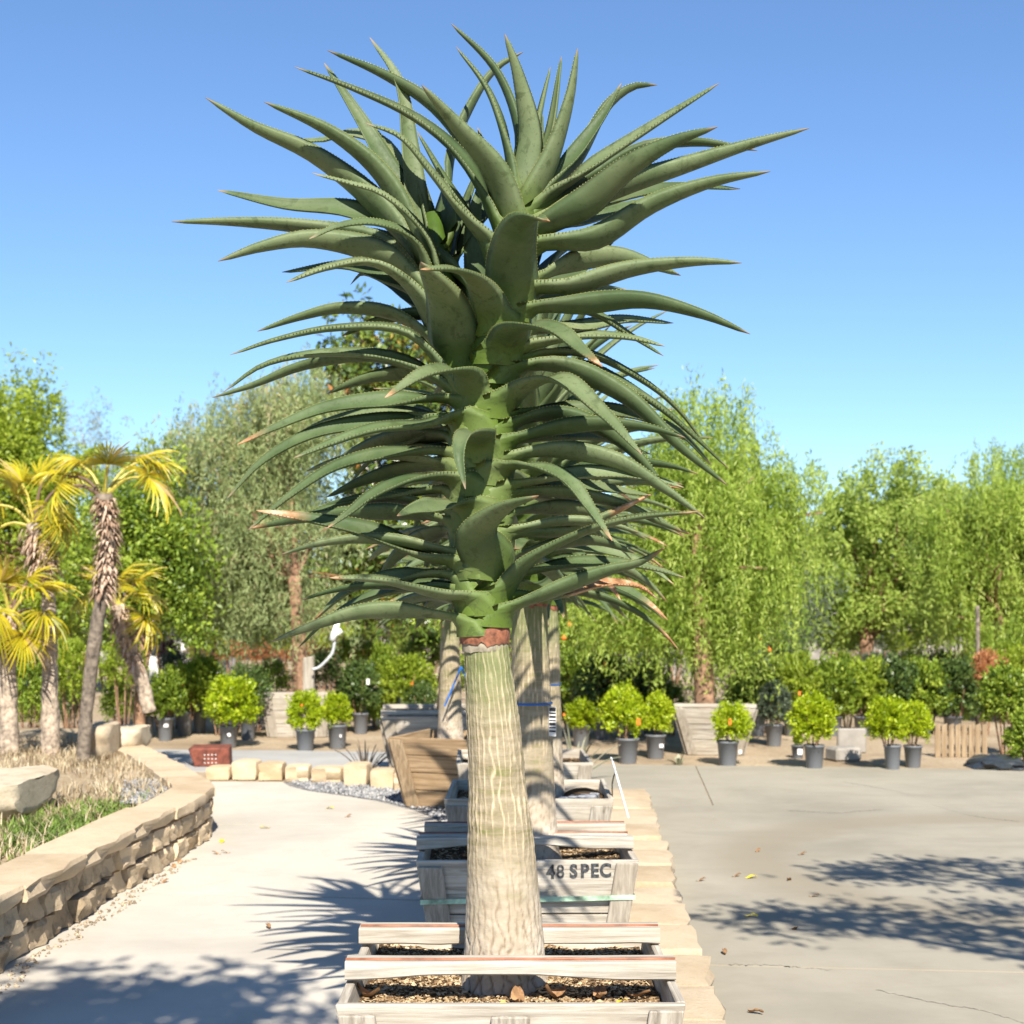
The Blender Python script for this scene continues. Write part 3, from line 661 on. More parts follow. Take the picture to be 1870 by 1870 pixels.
T_('A', 430, [(1120, 362), (1250, 342)], (1352, 345), .42, .12); T_('A', 440, [(1090, 395)], (1205, 357), .55, .11)
T_('A', 420, [(900, 315), (835, 235)], (770, 155), -.35, .15, twist=.2)
T_('A', 440, [(850, 300), (765, 222), (650, 165)], (538, 122), -.02, .145)
T_('A', 395, [(860, 280), (790, 195), (700, 137)], (598, 92), .32, .11)
T_('A', 560, [(937, 470), (962, 402)], (1004, 404), -.5, .18, ds=[-.22, -.42, -.5], twist=0, blunt=True, drytip=.06)
T_('A', 480, [(852, 402), (790, 320), (730, 250)], (668, 225), -.25, .12)
T_('A', 500, [(870, 420), (815, 335)], (762, 240), -.1, .125)
T_('A', 548, [(1045, 528), (1150, 496), (1270, 480)], (1355, 480), -.2, .135); T_('A', 530, [(1050, 482), (1130, 470), (1200, 488)], (1243, 503), .2, .14)
T_('A', 585, [(1050, 562), (1170, 551), (1280, 575)], (1370, 610), -.25, .12); T_('A', 575, [(1080, 572), (1150, 612)], (1212, 650), .1, .10)
T_('A', 600, [(872, 520), (830, 494)], (768, 492), -.5, .15, ds=[-.25, -.42, -.55], twist=-.3, drytip=.08)
T_('A', 655, [(945, 600), (1015, 605), (1060, 640)], (1100, 670), -.6, .16, ds=[-.25, -.42, -.52, -.62], twist=.2, drytip=.12)
T_('A', 600, [(880, 500), (868, 400)], (884, 318), .3, .16); T_('A', 520, [(930, 430), (905, 340)], (872, 232), .35, .13)
T_('A', 560, [(1040, 500), (1110, 440)], (1165, 385), .5, .11); T_('A', 620, [(1060, 600), (1140, 585)], (1230, 590), .35, .13)
# head to the left and behind
T_('B', 480, [(680, 372), (570, 285), (460, 232)], (375, 178), .05, .16); T_('B', 470, [(695, 325), (600, 243)], (482, 186), -.12, .17, twist=.3)
T_('B', 420, [(685, 265), (640, 190)], (592, 115), .2, .12); T_('B', 560, [(765, 430), (745, 260), (728, 150)], (675, 68), .1, .14)
T_('B', 420, [(825, 290), (862, 195), (905, 128)], (955, 95), .25, .16); T_('B', 430, [(700, 265), (640, 244), (590, 256)], (533, 255), .45, .1)
T_('B', 440, [(650, 388), (520, 375)], (397, 347), .15, .13); T_('B', 530, [(700, 452), (560, 420), (430, 408)], (313, 405), -.02, .15)
T_('B', 545, [(700, 472), (570, 440), (480, 452)], (398, 477), -.12, .15); T_('B', 555, [(650, 488)], (515, 497), .35, .1)
T_('B', 620, [(745, 525), (680, 482), (600, 490)], (522, 516), -.3, .17, twist=-.3); T_('B', 630, [(720, 578), (620, 566), (550, 580)], (470, 605), .1, .12)
T_('B', 560, [(760, 442), (690, 408), (620, 412)], (565, 436), -.35, .085); T_('B', 610, [(790, 450), (700, 355), (640, 335)], (570, 316), -.3, .075)
T_('B', 560, [(790, 440), (760, 320)], (735, 195), .15, .15, twist=.2); T_('B', 560, [(820, 470), (850, 380)], (880, 290), .3, .14)
T_('B', 650, [(812, 560), (785, 510)], (768, 478), -.45, .19, ds=[-.25, -.38, -.46], twist=-.2, blunt=True)
T_('B', 480, [(715, 300), (690, 245)], (672, 220), .3, .1); T_('B', 500, [(700, 440), (620, 425)], (560, 430), .45, .12)
T_('B', 590, [(720, 520), (660, 500)], (640, 520), .5, .1)
# main stem, left
T_('M', 690, [(750, 612), (620, 600), (500, 622)], (420, 648), -.15, .13, twist=-.3); T_('M', 700, [(740, 662), (600, 646), (480, 668)], (408, 716), .05, .12)
T_('M', 705, [(700, 655), (560, 668), (460, 705)], (388, 726), .35, .1); T_('M', 715, [(850, 682), (780, 682)], (703, 726), -.5, .14, ds=[-.2, -.38, -.5], twist=-.3, drytip=.1)
T_('M', 745, [(720, 732), (600, 745), (510, 778)], (433, 812), .0, .11, drytip=.12); T_('M', 780, [(700, 772), (580, 790), (480, 842)], (415, 910), .02, .11)
T_('M', 775, [(780, 776), (680, 786), (600, 812)], (537, 836), -.42, .14, twist=-.3); T_('M', 840, [(740, 826), (620, 850), (530, 905)], (453, 968), .0, .10)
T_('M', 868, [(750, 856), (660, 880)], (596, 908), .25, .1); T_('M', 908, [(740, 902), (640, 915), (570, 938)], (520, 962), .25, .1)
T_('M', 890, [(750, 876), (680, 905), (640, 935)], (598, 964), -.38, .12, twist=-.3, drytip=.05); T_('M', 1040, [(780, 1020), (680, 975), (560, 948)], (468, 932), -.12, .16, drytip=.22)
T_('M', 965, [(740, 940), (620, 942), (530, 952)], (452, 966), .22, .12, drytip=.1); T_('M', 935, [(800, 925), (755, 930)], (725, 942), -.5, .12, ds=[-.25, -.42, -.52], drytip=.05)
T_('M', 1105, [(800, 1088), (700, 1062)], (600, 1055), -.42, .17, drytip=.1, twist=-.2); T_('M', 1065, [(720, 1055), (640, 1078)], (570, 1135), .22, .12, drytip=.1)
T_('M', 1142, [(770, 1122), (660, 1120), (570, 1145)], (495, 1172), -.03, .12); T_('M', 980, [(770, 985), (720, 1020)], (690, 1060), .4, .12)
T_('M', 830, [(878, 792), (846, 796), (838, 830)], (850, 893), -.6, .12, ds=[-.32, -.48, -.55, -.58], twist=0); T_('M', 1040, [(872, 985), (915, 935)], (984, 905), -.42, .19, ds=[-.2, -.34, -.48], twist=0, drytip=.06)
T_('M', 800, [(760, 800), (690, 830)], (640, 880), .45, .11); T_('M', 850, [(780, 850), (730, 890)], (700, 950), .5, .1)
# main stem, right
T_('M', 750, [(935, 712), (1010, 692), (1095, 752)], (1172, 830), -.45, .15, twist=.3); T_('A', 690, [(1010, 670), (1135, 722), (1245, 820)], (1328, 886), -.12, .125)
T_('A', 690, [(1060, 668), (1190, 735), (1265, 795)], (1331, 856), .12, .12); T_('A', 670, [(1060, 645), (1180, 700), (1240, 750)], (1290, 815), .25, .11)
T_('M', 850, [(1000, 826), (1120, 842), (1215, 895)], (1287, 946), -.1, .12); T_('M', 870, [(960, 850), (1030, 872), (1078, 930)], (1118, 988), -.42, .11, twist=.3, drytip=.08)
T_('M', 990, [(1040, 972), (1115, 940)], (1190, 902), .1, .12, drytip=.3); T_('M', 1090, [(965, 1030), (1070, 972), (1165, 946)], (1280, 934), -.35, .16, drytip=.08, twist=.2)
T_('M', 1125, [(1000, 1088), (1110, 1045), (1170, 1028)], (1214, 1000), -.15, .14, drytip=.08); T_('M', 1100, [(1000, 1090), (1100, 1066), (1170, 1072)], (1204, 1096), .3, .12, drytip=.62)
T_('M', 905, [(1000, 886), (1100, 892)], (1188, 905), .3, .11); T_('M', 915, [(1000, 900), (1130, 922), (1205, 955)], (1262, 976), .15, .11, drytip=.08)
T_('M', 790, [(1000, 760), (1090, 782), (1160, 830)], (1220, 900), .0, .12); T_('M', 770, [(1050, 750), (1150, 756), (1240, 790)], (1300, 850), .2, .11)
T_('M', 820, [(990, 800), (1090, 800)], (1190, 830), .4, .11); T_('M', 950, [(1000, 930), (1100, 940)], (1180, 985), .4, .11)
T_('M', 1030, [(1000, 1000), (1090, 990)], (1160, 1010), .45, .12)
# leaves that point away from the viewer
def arc_leaf(c, r, az, e0, e1, L, w, **kw):
    o = np.array([math.cos(az), math.sin(az), 0]); n = 6; pts = [c + o * r * 1.04 + np.array([0, 0, -.045]), c + o * (r + .016) + np.array([0, 0, .02])]; p = pts[-1].copy()
    for i in range(n):
        e = R(e0 + (e1 - e0) * (i + .5) / n); p = p + (o * math.cos(e) + np.array([0, 0, 1]) * math.sin(e)) * L / n; pts.append(p.copy())
    return leaf_mesh([q for q in pts], o, w, r, rs=rl, twist=rl.choice([-1, 1]) * rl.uniform(.2, .8), **kw)
for i in range(34):
    hd = 'MMAB'[i % 4]; a = AX[hd]; t = rl.random(); z = a[0, 2] + (a[-1, 2] - a[0, 2]) * t * .92; c, r = axis_at(hd, z)
    e0 = {'M': 12, 'A': 25 + 45 * t, 'B': 25 + 45 * t}[hd]; az = R(90 + rl.uniform(-62, 62))
    obj('leaf', arc_leaf(c - np.array(base), r, az, e0 + rl.uniform(-6, 10), e0 - 45 + rl.uniform(-15, 15), rl.uniform(.7, .95), rl.uniform(.11, .14), teeth=False), None, al)
# short closing sheaths round the stem
for hd, z0, z1, n in (('M', 2.0, 2.78, 9), ('A', 2.85, 3.2, 3)):
    for i in range(n):
        z = z0 + (z1 - z0) * i / n; c, r = axis_at(hd, z); az = R(-90 + (95 if i % 2 else -95) + rl.uniform(-25, 30))
        obj('leaf', arc_leaf(c - np.array(base), r + .004, az, 20, -20, rl.uniform(.5, .7), .11, teeth=True), None, al)

# ------------------------------------------------------------------ the aloes standing behind it
def grown_aloe(loc, ztop_trunk, ztop, r0, r1, seed, lean, label, nleaf=92):
    rr = random.Random(seed); e = empty('tree_aloe', loc, 0, label, 'tree aloe', 'row of tree aloes in wooden boxes')
    zt = ztop_trunk - loc[2]; zz = np.linspace(0, zt, 9); h = zz / zt
    axis = [(lean[0] * k ** 1.3, lean[1] * k, z) for k, z in zip(h, zz)]; rads = [r0 + (r1 - r0) * k ** .9 + .012 * (1 - k) ** 6 for k in h]
    obj('trunk', trunk_mesh(axis, rads, seed, 90, 150), M['bark'], e)
    ztp = ztop - loc[2]; A = np.array([(axis[-1][0] + lean[0] * .35 * k, axis[-1][1], zt + (ztp - zt) * k) for k in np.linspace(0, 1, 6)]); RR = np.interp(np.linspace(0, 1, 6), [0, .4, .8, 1], [r1, r1 * 1.12, r1 * .8, .03])
    V, f = tube_arrays(A, RR, 14); obj('stem', MB().add(V, f).mesh('stem', True), M['stem_green'], e)
    collar(e, Vector(axis[-1]) + Vector((0, 0, -.03)), r1 + .004, .07, 'collar', seed, 'sheath_collar')
    for i in range(nleaf):
        t = ((i + .5) / nleaf) ** .9; z = zt + .02 + (ztp - zt - .03) * t; c = np.array([np.interp(z, A[:, 2], A[:, 0]), np.interp(z, A[:, 2], A[:, 1]), z]); r = float(np.interp(z, A[:, 2], RR))
        e0 = np.interp(t, [0, .5, .8, 1], [8, 28, 55, 84]) + rr.uniform(-6, 8); e1 = e0 - np.interp(t, [0, .6, 1], [62, 45, 14]) + rr.uniform(-12, 12)
        L = rr.uniform(.8, 1.05) * np.interp(t, [0, .75, 1], [.9, 1, .55])
        obj('leaf', arc_leaf(c, r, i * 2.39996 + rr.uniform(-.25, .25), e0, e1, L, rr.uniform(.105, .135), teeth=(i % 3 == 0), nseg=16, drytip=rr.choice([.05, .06, .08, .2, .0]) if t < .45 else .03, dry=0), None, e)
    return e
a2 = grown_aloe((P(971, 1560, 8.35).x, 8.35, .5), 2.02, 3.38, .152, .10, 21, (-.012, 0), 'tree aloe in the stencilled box, its trunk tied with a thin blue strap')
def strap_ring(parent, axis_c, r, z, h, mat, name='strap', tilt=0):
    k = 28; V = [(axis_c[0] + rr_ * math.cos(2 * math.pi * i / k), axis_c[1] + rr_ * math.sin(2 * math.pi * i / k), z + dz + tilt * math.cos(2 * math.pi * i / k)) for dz, rr_ in ((-h / 2, r), (h / 2, r), (h / 2, r + .003), (-h / 2, r + .003)) for i in range(k)]
    f = [tuple(map(int, q)) for q in grid_quads(k, 4, True)] + [(3 * k + i, 3 * k + (i + 1) % k, (i + 1) % k, i) for i in range(k)]
    return obj(name, MB().add(V, f).mesh(name, True), M[mat], parent)
zs = P(0, 1284, 8.35).z - .5; hh_ = zs / 1.52
strap_ring(a2, (-.012 * hh_ ** 1.3, 0), .152 + (.10 - .152) * hh_ ** .9 + .008, zs, .012, 'blue')
tg = MB().box((P(1009, 1284, 8.25).x - a2.location.x, -.10, zs - .10), (.045, .003, .17), R(-25)).build('tag', M['card'], a2, bevel=0)
for k, hgt in enumerate((.02, .008, .012, .006, .016, .007, .01)):
    MB().box((P(1009, 1284, 8.25).x - a2.location.x, -.103, zs - .03 - k * .021), (.040, .003, hgt), R(-25)).build('print', M['black'], tg)
def aloe_copy(loc, rz, label, sc_=1.0):
    c = copy_tree(a2)
    for ch in list(c.children):
        if ch.name.split('.')[0] in ('strap', 'tag'):
            for g in list(ch.children): bpy.data.objects.remove(g)
            bpy.data.objects.remove(ch)
    c.location = loc; c.rotation_euler.z = rz; c.scale = (sc_,) * 3; c['label'] = label; return c
a3 = aloe_copy((P(994, 1480, 10.8).x, 10.8, .5), R(140), 'tree aloe in the box with grey pavers, knotted cord round its trunk', .98)
strap_ring(a3, (0, 0), .128, .92, .01, 'blue')
a4 = aloe_copy((.28, 13.2, .5), R(250), 'tree aloe in the last box of the row, mostly behind the others', .95)
a5 = aloe_copy((P(822, 1340, 14.3).x, 14.35, .56), R(65), 'tree aloe with blue guy straps in the brown slatted box', .86)
for k, (x0, z0, x1, z1) in enumerate(((P(842, 1218, 14.1).x, P(0, 1218, 14.1).z, P(812, 1290, 14.1).x, P(0, 1290, 14.1).z), (P(842, 1218, 14.1).x, P(0, 1218, 14.1).z, P(866, 1270, 14.1).x, P(0, 1270, 14.1).z))):
    q = Matrix.Rotation(-R(65), 3, 'Z'); b0 = a5.location
    p0 = q @ (Vector((x0, 14.13, z0)) - b0) / .86; p1 = q @ (Vector((x1, 14.08, z1)) - b0) / .86
    MB().tube([p0, p1], .011, 5).build('strap', M['blue'], a5)
# ================================================================== wooden boxes
def hexa(pts):
    """8 corners: bottom 4 (ccw), top 4"""
    return MB().add(pts, [(3, 2, 1, 0), (4, 5, 6, 7), (0, 1, 5, 4), (1, 2, 6, 5), (2, 3, 7, 6), (3, 0, 4, 7)])
def rail_mesh(L, dpt, hgt, wob=0.0, seed=0, arch=0.0):
    """board with chamfered edges, its lower edge uneven"""
    rr = random.Random(seed); n = 22; V = []; 
    for i in range(n + 1):
        x = -L / 2 + L * i / n; u = i / n
        lo = wob * mnoise.noise(Vector((x * 5, seed, 0))) + arch * (math.sin(math.pi * min(1, max(0, (u - .05) / .75))) ** 1.0)
        tw = .004 * mnoise.noise(Vector((x * 2, seed, 3)))
        c = .006; y0, y1, z0, z1 = -dpt / 2 + tw, dpt / 2 + tw, lo, hgt + tw
        V += [(x, y0 + c, z0), (x, y1 - c, z0), (x, y1, z0 + c), (x, y1, z1 - c), (x, y1 - c, z1), (x, y0 + c, z1), (x, y0, z1 - c), (x, y0, z0 + c)]
    f = [tuple(map(int, q)) for q in grid_quads(8, n + 1, True)] + [tuple(range(8))[::-1], tuple(range(n * 8, n * 8 + 8))]
    return MB().add(V, f)
def planter_box(loc, rz, label, a=.61, b=.52, h=.61, nb=3, mx='wood_x', mz='wood_z', rails=(), soil_z=.5, chips=0, strap=None, batten=.13, seed=0, group='wooden plant boxes in a row', middle=False, soil=True, tilt=(0, 0)):
    rr = random.Random(seed); e = empty('planter_box', loc, rz, label, 'planter box', group); e.rotation_euler.x = tilt[0]; e.rotation_euler.y = tilt[1]
    hw = lambda z: b + (a - b) * z / h; T = .034
    for k in range(4):
        zc = [h * i / nb for i in range(nb + 1)]
        for i in range(nb):
            z0, z1 = zc[i] + .004, zc[i + 1] - .003 + (rr.uniform(-.006, .006) if i == nb - 1 else 0); cut = 0 if k % 2 == 0 else T + .002
            l0, l1 = hw(z0) - cut, hw(z1) - cut; y0, y1 = -hw(z0), -hw(z1); j = rr.uniform(-.003, .003)
            pts = [(-l0, y0 + j, z0), (l0, y0 + j, z0), (l0, y0 + T + j, z0), (-l0, y0 + T + j, z0), (-l1, y1 + j, z1), (l1, y1 + j, z1), (l1, y1 + T + j, z1), (-l1, y1 + T + j, z1)]
            hexa(pts).build('board', M[mx], e, (0, 0, 0), k * math.pi / 2, bevel=.004)
        if k % 2 == 0 or seed % 2 == 0:
            for sgn in ((-1, 1) if not middle else (-1, 0, 1)):
                z0, z1 = .006, h - rr.uniform(.012, .05); bw = batten * rr.uniform(.92, 1.08); w2 = .026
                def xc(z, q): return sgn * (hw(z) - bw / 2 - .006) + q * bw / 2
                y0, y1 = -hw(z0) - .006, -hw(z1) - .006
                pts = [(xc(z0, -1), y0 - w2, z0), (xc(z0, 1), y0 - w2, z0), (xc(z0, 1), y0, z0), (xc(z0, -1), y0, z0), (xc(z1, -1), y1 - w2, z1), (xc(z1, 1), y1 - w2, z1), (xc(z1, 1), y1, z1), (xc(z1, -1), y1, z1)]
                hexa(pts).build('batten', M[mz], e, (0, 0, 0), k * math.pi / 2, bevel=.004)
    for (ry, dp, hg, arch, tubes, lift) in rails:
        rl_ = rail_mesh(2 * a + rr.uniform(-.015, .02), dp, hg, .006, rr.randint(0, 99), arch).build('rail', M[mx], e, (rr.uniform(-.01, .01), ry, h + .008 + lift))
        rl_.rotation_euler.z = rr.uniform(-.006, .006)
        for (ty, tm) in tubes:
            pts = [(-a * 1.0 + 2 * a * i / 12, ty + .004 * mnoise.noise(Vector((i * .5, ty * 9, seed))), hg + .002 + .002 * mnoise.noise(Vector((i * .7, ty, seed)))) for i in range(13)]
            MB().tube(pts, .006, 8).build('drip_tube', M[tm], rl_, smooth=True)
    if soil:
        q = hw(soil_z) - T - .004; n = 34; xs = np.linspace(-q, q, n)
        V = [(x, y, soil_z + .022 * fbm((x, y, seed), 3) + .012 * fbm((x, y, seed + 3), 14) + .02 * ((x / q) ** 4 + (y / q) ** 4) / 2) for y in xs for x in xs]
        obj('soil', mesh_np('soil', V, quads=grid_quads(n, n), smooth=True), M['soil'], e)
        if chips:
            C = rng.uniform(-q * .97, q * .97, (chips, 2)); Z = np.array([soil_z + .022 * fbm((x, y, seed), 3) + .012 * fbm((x, y, seed + 3), 14) + .02 * ((x / q) ** 4 + (y / q) ** 4) / 2 for x, y in C]) + .004
            an = rng.uniform(0, 6.28, chips); L = rng.uniform(.012, .045, chips) * rng.uniform(.5, 1, chips); W = rng.uniform(.002, .0065, chips); tl = rng.normal(0, .3, chips)
            d = np.stack([np.cos(an) * np.cos(tl), np.sin(an) * np.cos(tl), np.sin(tl)], 1) * L[:, None] / 2; sd = np.stack([-np.sin(an), np.cos(an), rng.normal(0, .35, chips)], 1) * W[:, None]
            c3 = np.concatenate([C, Z[:, None]], 1); up = np.array([0, 0, .004])
            V = np.stack([c3 - d - sd, c3 + d - sd, c3 + d + sd, c3 - d + sd, c3 - d * .6 + up, c3 + d * .7 + up], 1).reshape(-1, 3); bi = np.arange(chips)[:, None] * 6
            Q = np.concatenate([bi + np.array([0, 1, 5, 4]), bi + np.array([3, 4, 5, 2])])
            o = obj('mulch', mesh_np('mulch', V, quads=Q, attrs={'tint': np.repeat(rng.uniform(0, 1, chips), 6)}), M['chip'], e); o['kind'] = 'stuff'
    if strap:
        z, sl = strap
        for k in range(4):
            qn, q = ((hw(z) + .006, hw(z) + .0365) if k % 2 == 0 else (hw(z) + .0365, hw(z) + .006)); x0, x1 = -qn, qn; dz = .013; V = []
            for x, zz in ((x0, z - sl), (x1, z + sl)):
                z_ = zz if k == 0 else (z + sl if k == 1 else (z if k == 2 else z - sl)); z_ = z_ if k in (0,) else zz * 0 + (z + (sl if k == 1 else -sl if k == 3 else 0))
                V += [(x, -q, z_ - dz), (x, -q, z_ + dz), (x, -q - .002, z_ + dz), (x, -q - .002, z_ - dz)]
            MB().add(V, [(0, 1, 5, 4), (1, 2, 6, 5), (2, 3, 7, 6), (3, 0, 4, 7), (0, 3, 2, 1), (4, 5, 6, 7)]).build('strap', M['strap'], e, (0, 0, 0), k * math.pi / 2)
    return e
BX = [(-.008, 5.555), (.075, 8.36), (.125, 10.8), (.10, 13.2)]
b1 = planter_box((BX[0][0], BX[0][1], 0), R(.3), 'foremost weathered grey box with two drip tube rails over bark mulch', rails=[(-.265, .11, .068, .02, [(-.022, 'tube')], 0), (.30, .12, .064, 0, [(-.02, 'tube')], 0)], chips=9000, seed=1, middle=True, soil_z=.52)
b2 = planter_box((BX[1][0], BX[1][1], 0), R(1.0), 'weathered grey box stencilled with black lettering and bound with green strap', rails=[(-.27, .10, .065, .03, [], 0), (-.05, .09, .05, 0, [(.0, 'tube')], 0), (.33, .12, .05, 0, [(.02, 'tube')], 0)], chips=2500, strap=(.395, .012), seed=3, nb=2)
b3 = planter_box((BX[2][0], BX[2][1], 0), R(-.5), 'weathered grey box holding loose pavers and a dark soil mound', chips=1500, strap=(.36, .006), seed=5, nb=2, batten=.16)
b4 = planter_box((BX[3][0], BX[3][1], 0), R(1.5), 'weathered grey box at the far end of the row', chips=800, strap=(.42, .006), seed=7, nb=2)
# extra rail of rough sawn wood is the lower one of box two; stencilled words
slope = math.atan2(.09, .61); zl = .51; q = .52 + .09 * zl / .61; xl = P(995, 1600, 7.75).x - BX[1][0]
for ch, adv in (('4', .063), ('8', .088), ('S', .070), ('P', .066), ('E', .060), ('C', .0)):
    fc = bpy.data.curves.new('letter', 'FONT'); fc.body = ch; fc.size = .104; fc.offset = .0018 if ch == '8' else .0044; fc.extrude = .0008
    fo = bpy.data.objects.new('tmp', fc); COL.objects.link(fo); dg = bpy.context.evaluated_depsgraph_get(); me = bpy.data.meshes.new_from_object(fo.evaluated_get(dg)); bpy.data.objects.remove(fo)
    me.name = 'letter'; me.materials.clear(); lt = obj('letter', me, M['ink'], b2); lt.rotation_euler = (R(90) + slope, R(-1.2), 0); lt.location = (xl, -q - .0045, zl); lt.scale = (.86, 1, 1); xl += adv * .835; zl += adv * .02
# things lying in box three
for k in range(4):
    pv = MB().box((0, 0, 0), (.068, .30, .05)).build('paver', M['paver'], None, (BX[2][0] + .235 + .074 * k, 10.42 + .012 * k, .556 + .007 * k), R(-14), bevel=.006)
    tag(pv, 'grey narrow paver laid flat in a row on the box soil', 'paver', 'row of grey pavers')
bm = bmesh.new(); bmesh.ops.create_icosphere(bm, subdivisions=3, radius=1)
for v in bm.verts: v.co *= 1 + .12 * fbm(v.co, 2.5); v.co.z = max(v.co.z, -.2)
me = bpy.data.meshes.new('soil_mound'); bm.to_mesh(me); bm.free(); me.polygons.foreach_set('use_smooth', [True] * len(me.polygons))
sm_ = obj('soil_mound', me, M['soil']); sm_.location = (BX[2][0] + .42, 10.72, .53); sm_.scale = (.17, .2, .09); tag(sm_, 'small mound of dark soil beside the grey pavers', 'soil')
sg = empty('plant_sign', (P(1118, 1450, 10.35).x, 10.35, .52), 0, 'narrow white plant sign on a bent dark wire', 'sign')
MB().tube([(0, 0, 0), (.0, 0, .18), (.012, 0, .24), (.03, 0, .262)], .005, 6).build('wire', M['black'], sg, smooth=True)
hexa([(.105, -.12, -.05), (.115, -.12, -.05), (.115, .12, -.03), (.105, .12, -.03), (-.004, -.1, .34), (.006, -.1, .34), (.006, .14, .36), (-.004, .14, .36)]).build('card', M['white'], sg)
# brown box with the strapped aloe, box behind it, boxes of the background trees
b5 = planter_box((-.53, 14.35, 0), R(-19), 'tall brown slatted box tapering to its foot beside the gravel', a=.54, b=.40, h=.70, nb=4, mx='brown_x', mz='brown_z', soil_z=.58, seed=8, group='wooden plant boxes further back')
b6 = planter_box((-.87, 16.75, 0), R(4), 'wide grey box with pale top boards behind the brown box', a=.66, b=.5, h=.74, nb=3, soil_z=.62, seed=10, rails=[(-.5, .12, .05, 0, [], 0), (.5, .12, .05, 0, [], 0)], group='wooden plant boxes further back')
gl = G(540, 1346); b7 = planter_box((gl.x, gl.y + .5, GZ), R(3), 'low wooden box at the foot of the weeping tree beside the lane', a=.52, b=.43, h=.62, nb=3, mx='wood_x', mz='wood_z', soil_z=.5, seed=12, rails=[(-.45, .1, .06, 0, [], 0)], group='wooden plant boxes further back', middle=True)
gr = G(1315, 1380); b8 = planter_box((gr.x, gr.y + .5, GZ), R(-8), 'wooden box with dark corner batten at the foot of the bright weeping tree', a=.54, b=.36, h=.64, nb=3, mx='wood_x', mz='wood_z', soil_z=.54, seed=14, rails=[(-.47, .1, .05, 0, [], 0)], group='wooden plant boxes further back')

# fallen leaves in the foremost box and on the paving
def dead_leaf(name='fallen_leaf', L=.1, W=.05, curl=.5, seed=0):
    rr = random.Random(seed); V = []; n = 9
    for i in range(n):
        s = i / (n - 1); w = W * math.sin(math.pi * min(.98, s * .93 + .04)) ** .8; x = (s - .5) * L; up = curl * L * ((s - .5) ** 2) + .01 * math.sin(5 * s + seed)
        for v in (-1, -.5, 0, .5, 1): V.append((x, v * w / 2, up + .35 * W * v * v * curl + .003 * rr.uniform(-1, 1)))
    return MB().add(V, [tuple(map(int, q)) for q in grid_quads(5, n)]).mesh(name, True)
dl = [dead_leaf(L=.16, W=.07, curl=.5, seed=1), dead_leaf(L=.12, W=.08, curl=.8, seed=2), dead_leaf(L=.14, W=.06, curl=.3, seed=3)]
for me in dl: me.materials.append(M['deadleaf'])
small = [dead_leaf(L=.06, W=.028, curl=.4, seed=4), dead_leaf(L=.07, W=.024, curl=.7, seed=5)]
for me in small: me.materials.append(M['deadleaf'])
yel = dead_leaf(L=.075, W=.035, curl=.3, seed=6); yel.materials.append(M['yellowleaf'])
for i, (px, py, me, lab) in enumerate([(672, 1822, dl[1], 'curled brown dead leaf in the left corner of the foremost box'), (945, 1832, dl[0], 'long orange brown dead leaf on mulch before the trunk foot'), (1010, 1818, dl[1], 'broad tan dead leaf right of the trunk foot on mulch'), (1095, 1820, dl[0], 'tan dead leaf on mulch between trunk and box side'), (1165, 1826, dl[2], 'pale crumpled dead leaf near the right side of the foremost box'), (1136, 1838, yel, 'yellow green leaf on mulch by the right box side'), (925, 1845, yel, 'yellow leaf at the front board of the foremost box')]):
    g = G(px, py, .53); o = obj('fallen_leaf', me); o.location = (g.x, min(g.y, 5.3), .548); o.rotation_euler = (rd.uniform(-.3, .3), rd.uniform(-.3, .3), rd.uniform(0, 6)); o.scale = (.75,) * 3; tag(o, lab, 'leaf')
for i, (px, py, k) in enumerate([(484, 1513, 2), (602, 1477, 2), (636, 1492, 0), (405, 1538, 2), (412, 1558, 0), (318, 1584, 0), (328, 1576, 0), (300, 1612, 0), (395, 1560, 0), (490, 1695, 1)]):
    g = G(px, py); o = obj('fallen_leaf', yel if k == 2 else small[k]); o.location = (g.x, g.y, .006); o.rotation_euler = (0, 0, rd.uniform(0, 6)); o.scale = (1.25,) * 3
    tag(o, 'yellow fallen leaf lying on the pale path' if k == 2 else 'small brown fallen leaf lying on the pale path', 'leaf', 'yellow leaves on the path' if k == 2 else 'brown leaves on the path')
for i, (px, py, k) in enumerate([(1345, 1601, 0), (1372, 1604, 2), (1441, 1608, 0), (1465, 1561, 0), (1384, 1555, 0), (1487, 1638, 0), (1452, 1698, 0), (1372, 1675, 2), (1323, 1742, 1), (1380, 1852, 1), (1280, 1609, 0)]):
    g = G(px, py); o = obj('fallen_leaf', yel if k == 2 else small[k]); o.location = (g.x, g.y, .006); o.rotation_euler = (0, 0, rd.uniform(0, 6)); o.scale = (1.2,) * 3
    tag(o, 'yellow fallen leaf lying on the concrete driveway' if k == 2 else 'small brown fallen leaf lying on the concrete driveway', 'leaf', 'yellow leaves on the driveway' if k == 2 else 'brown leaves on the driveway')
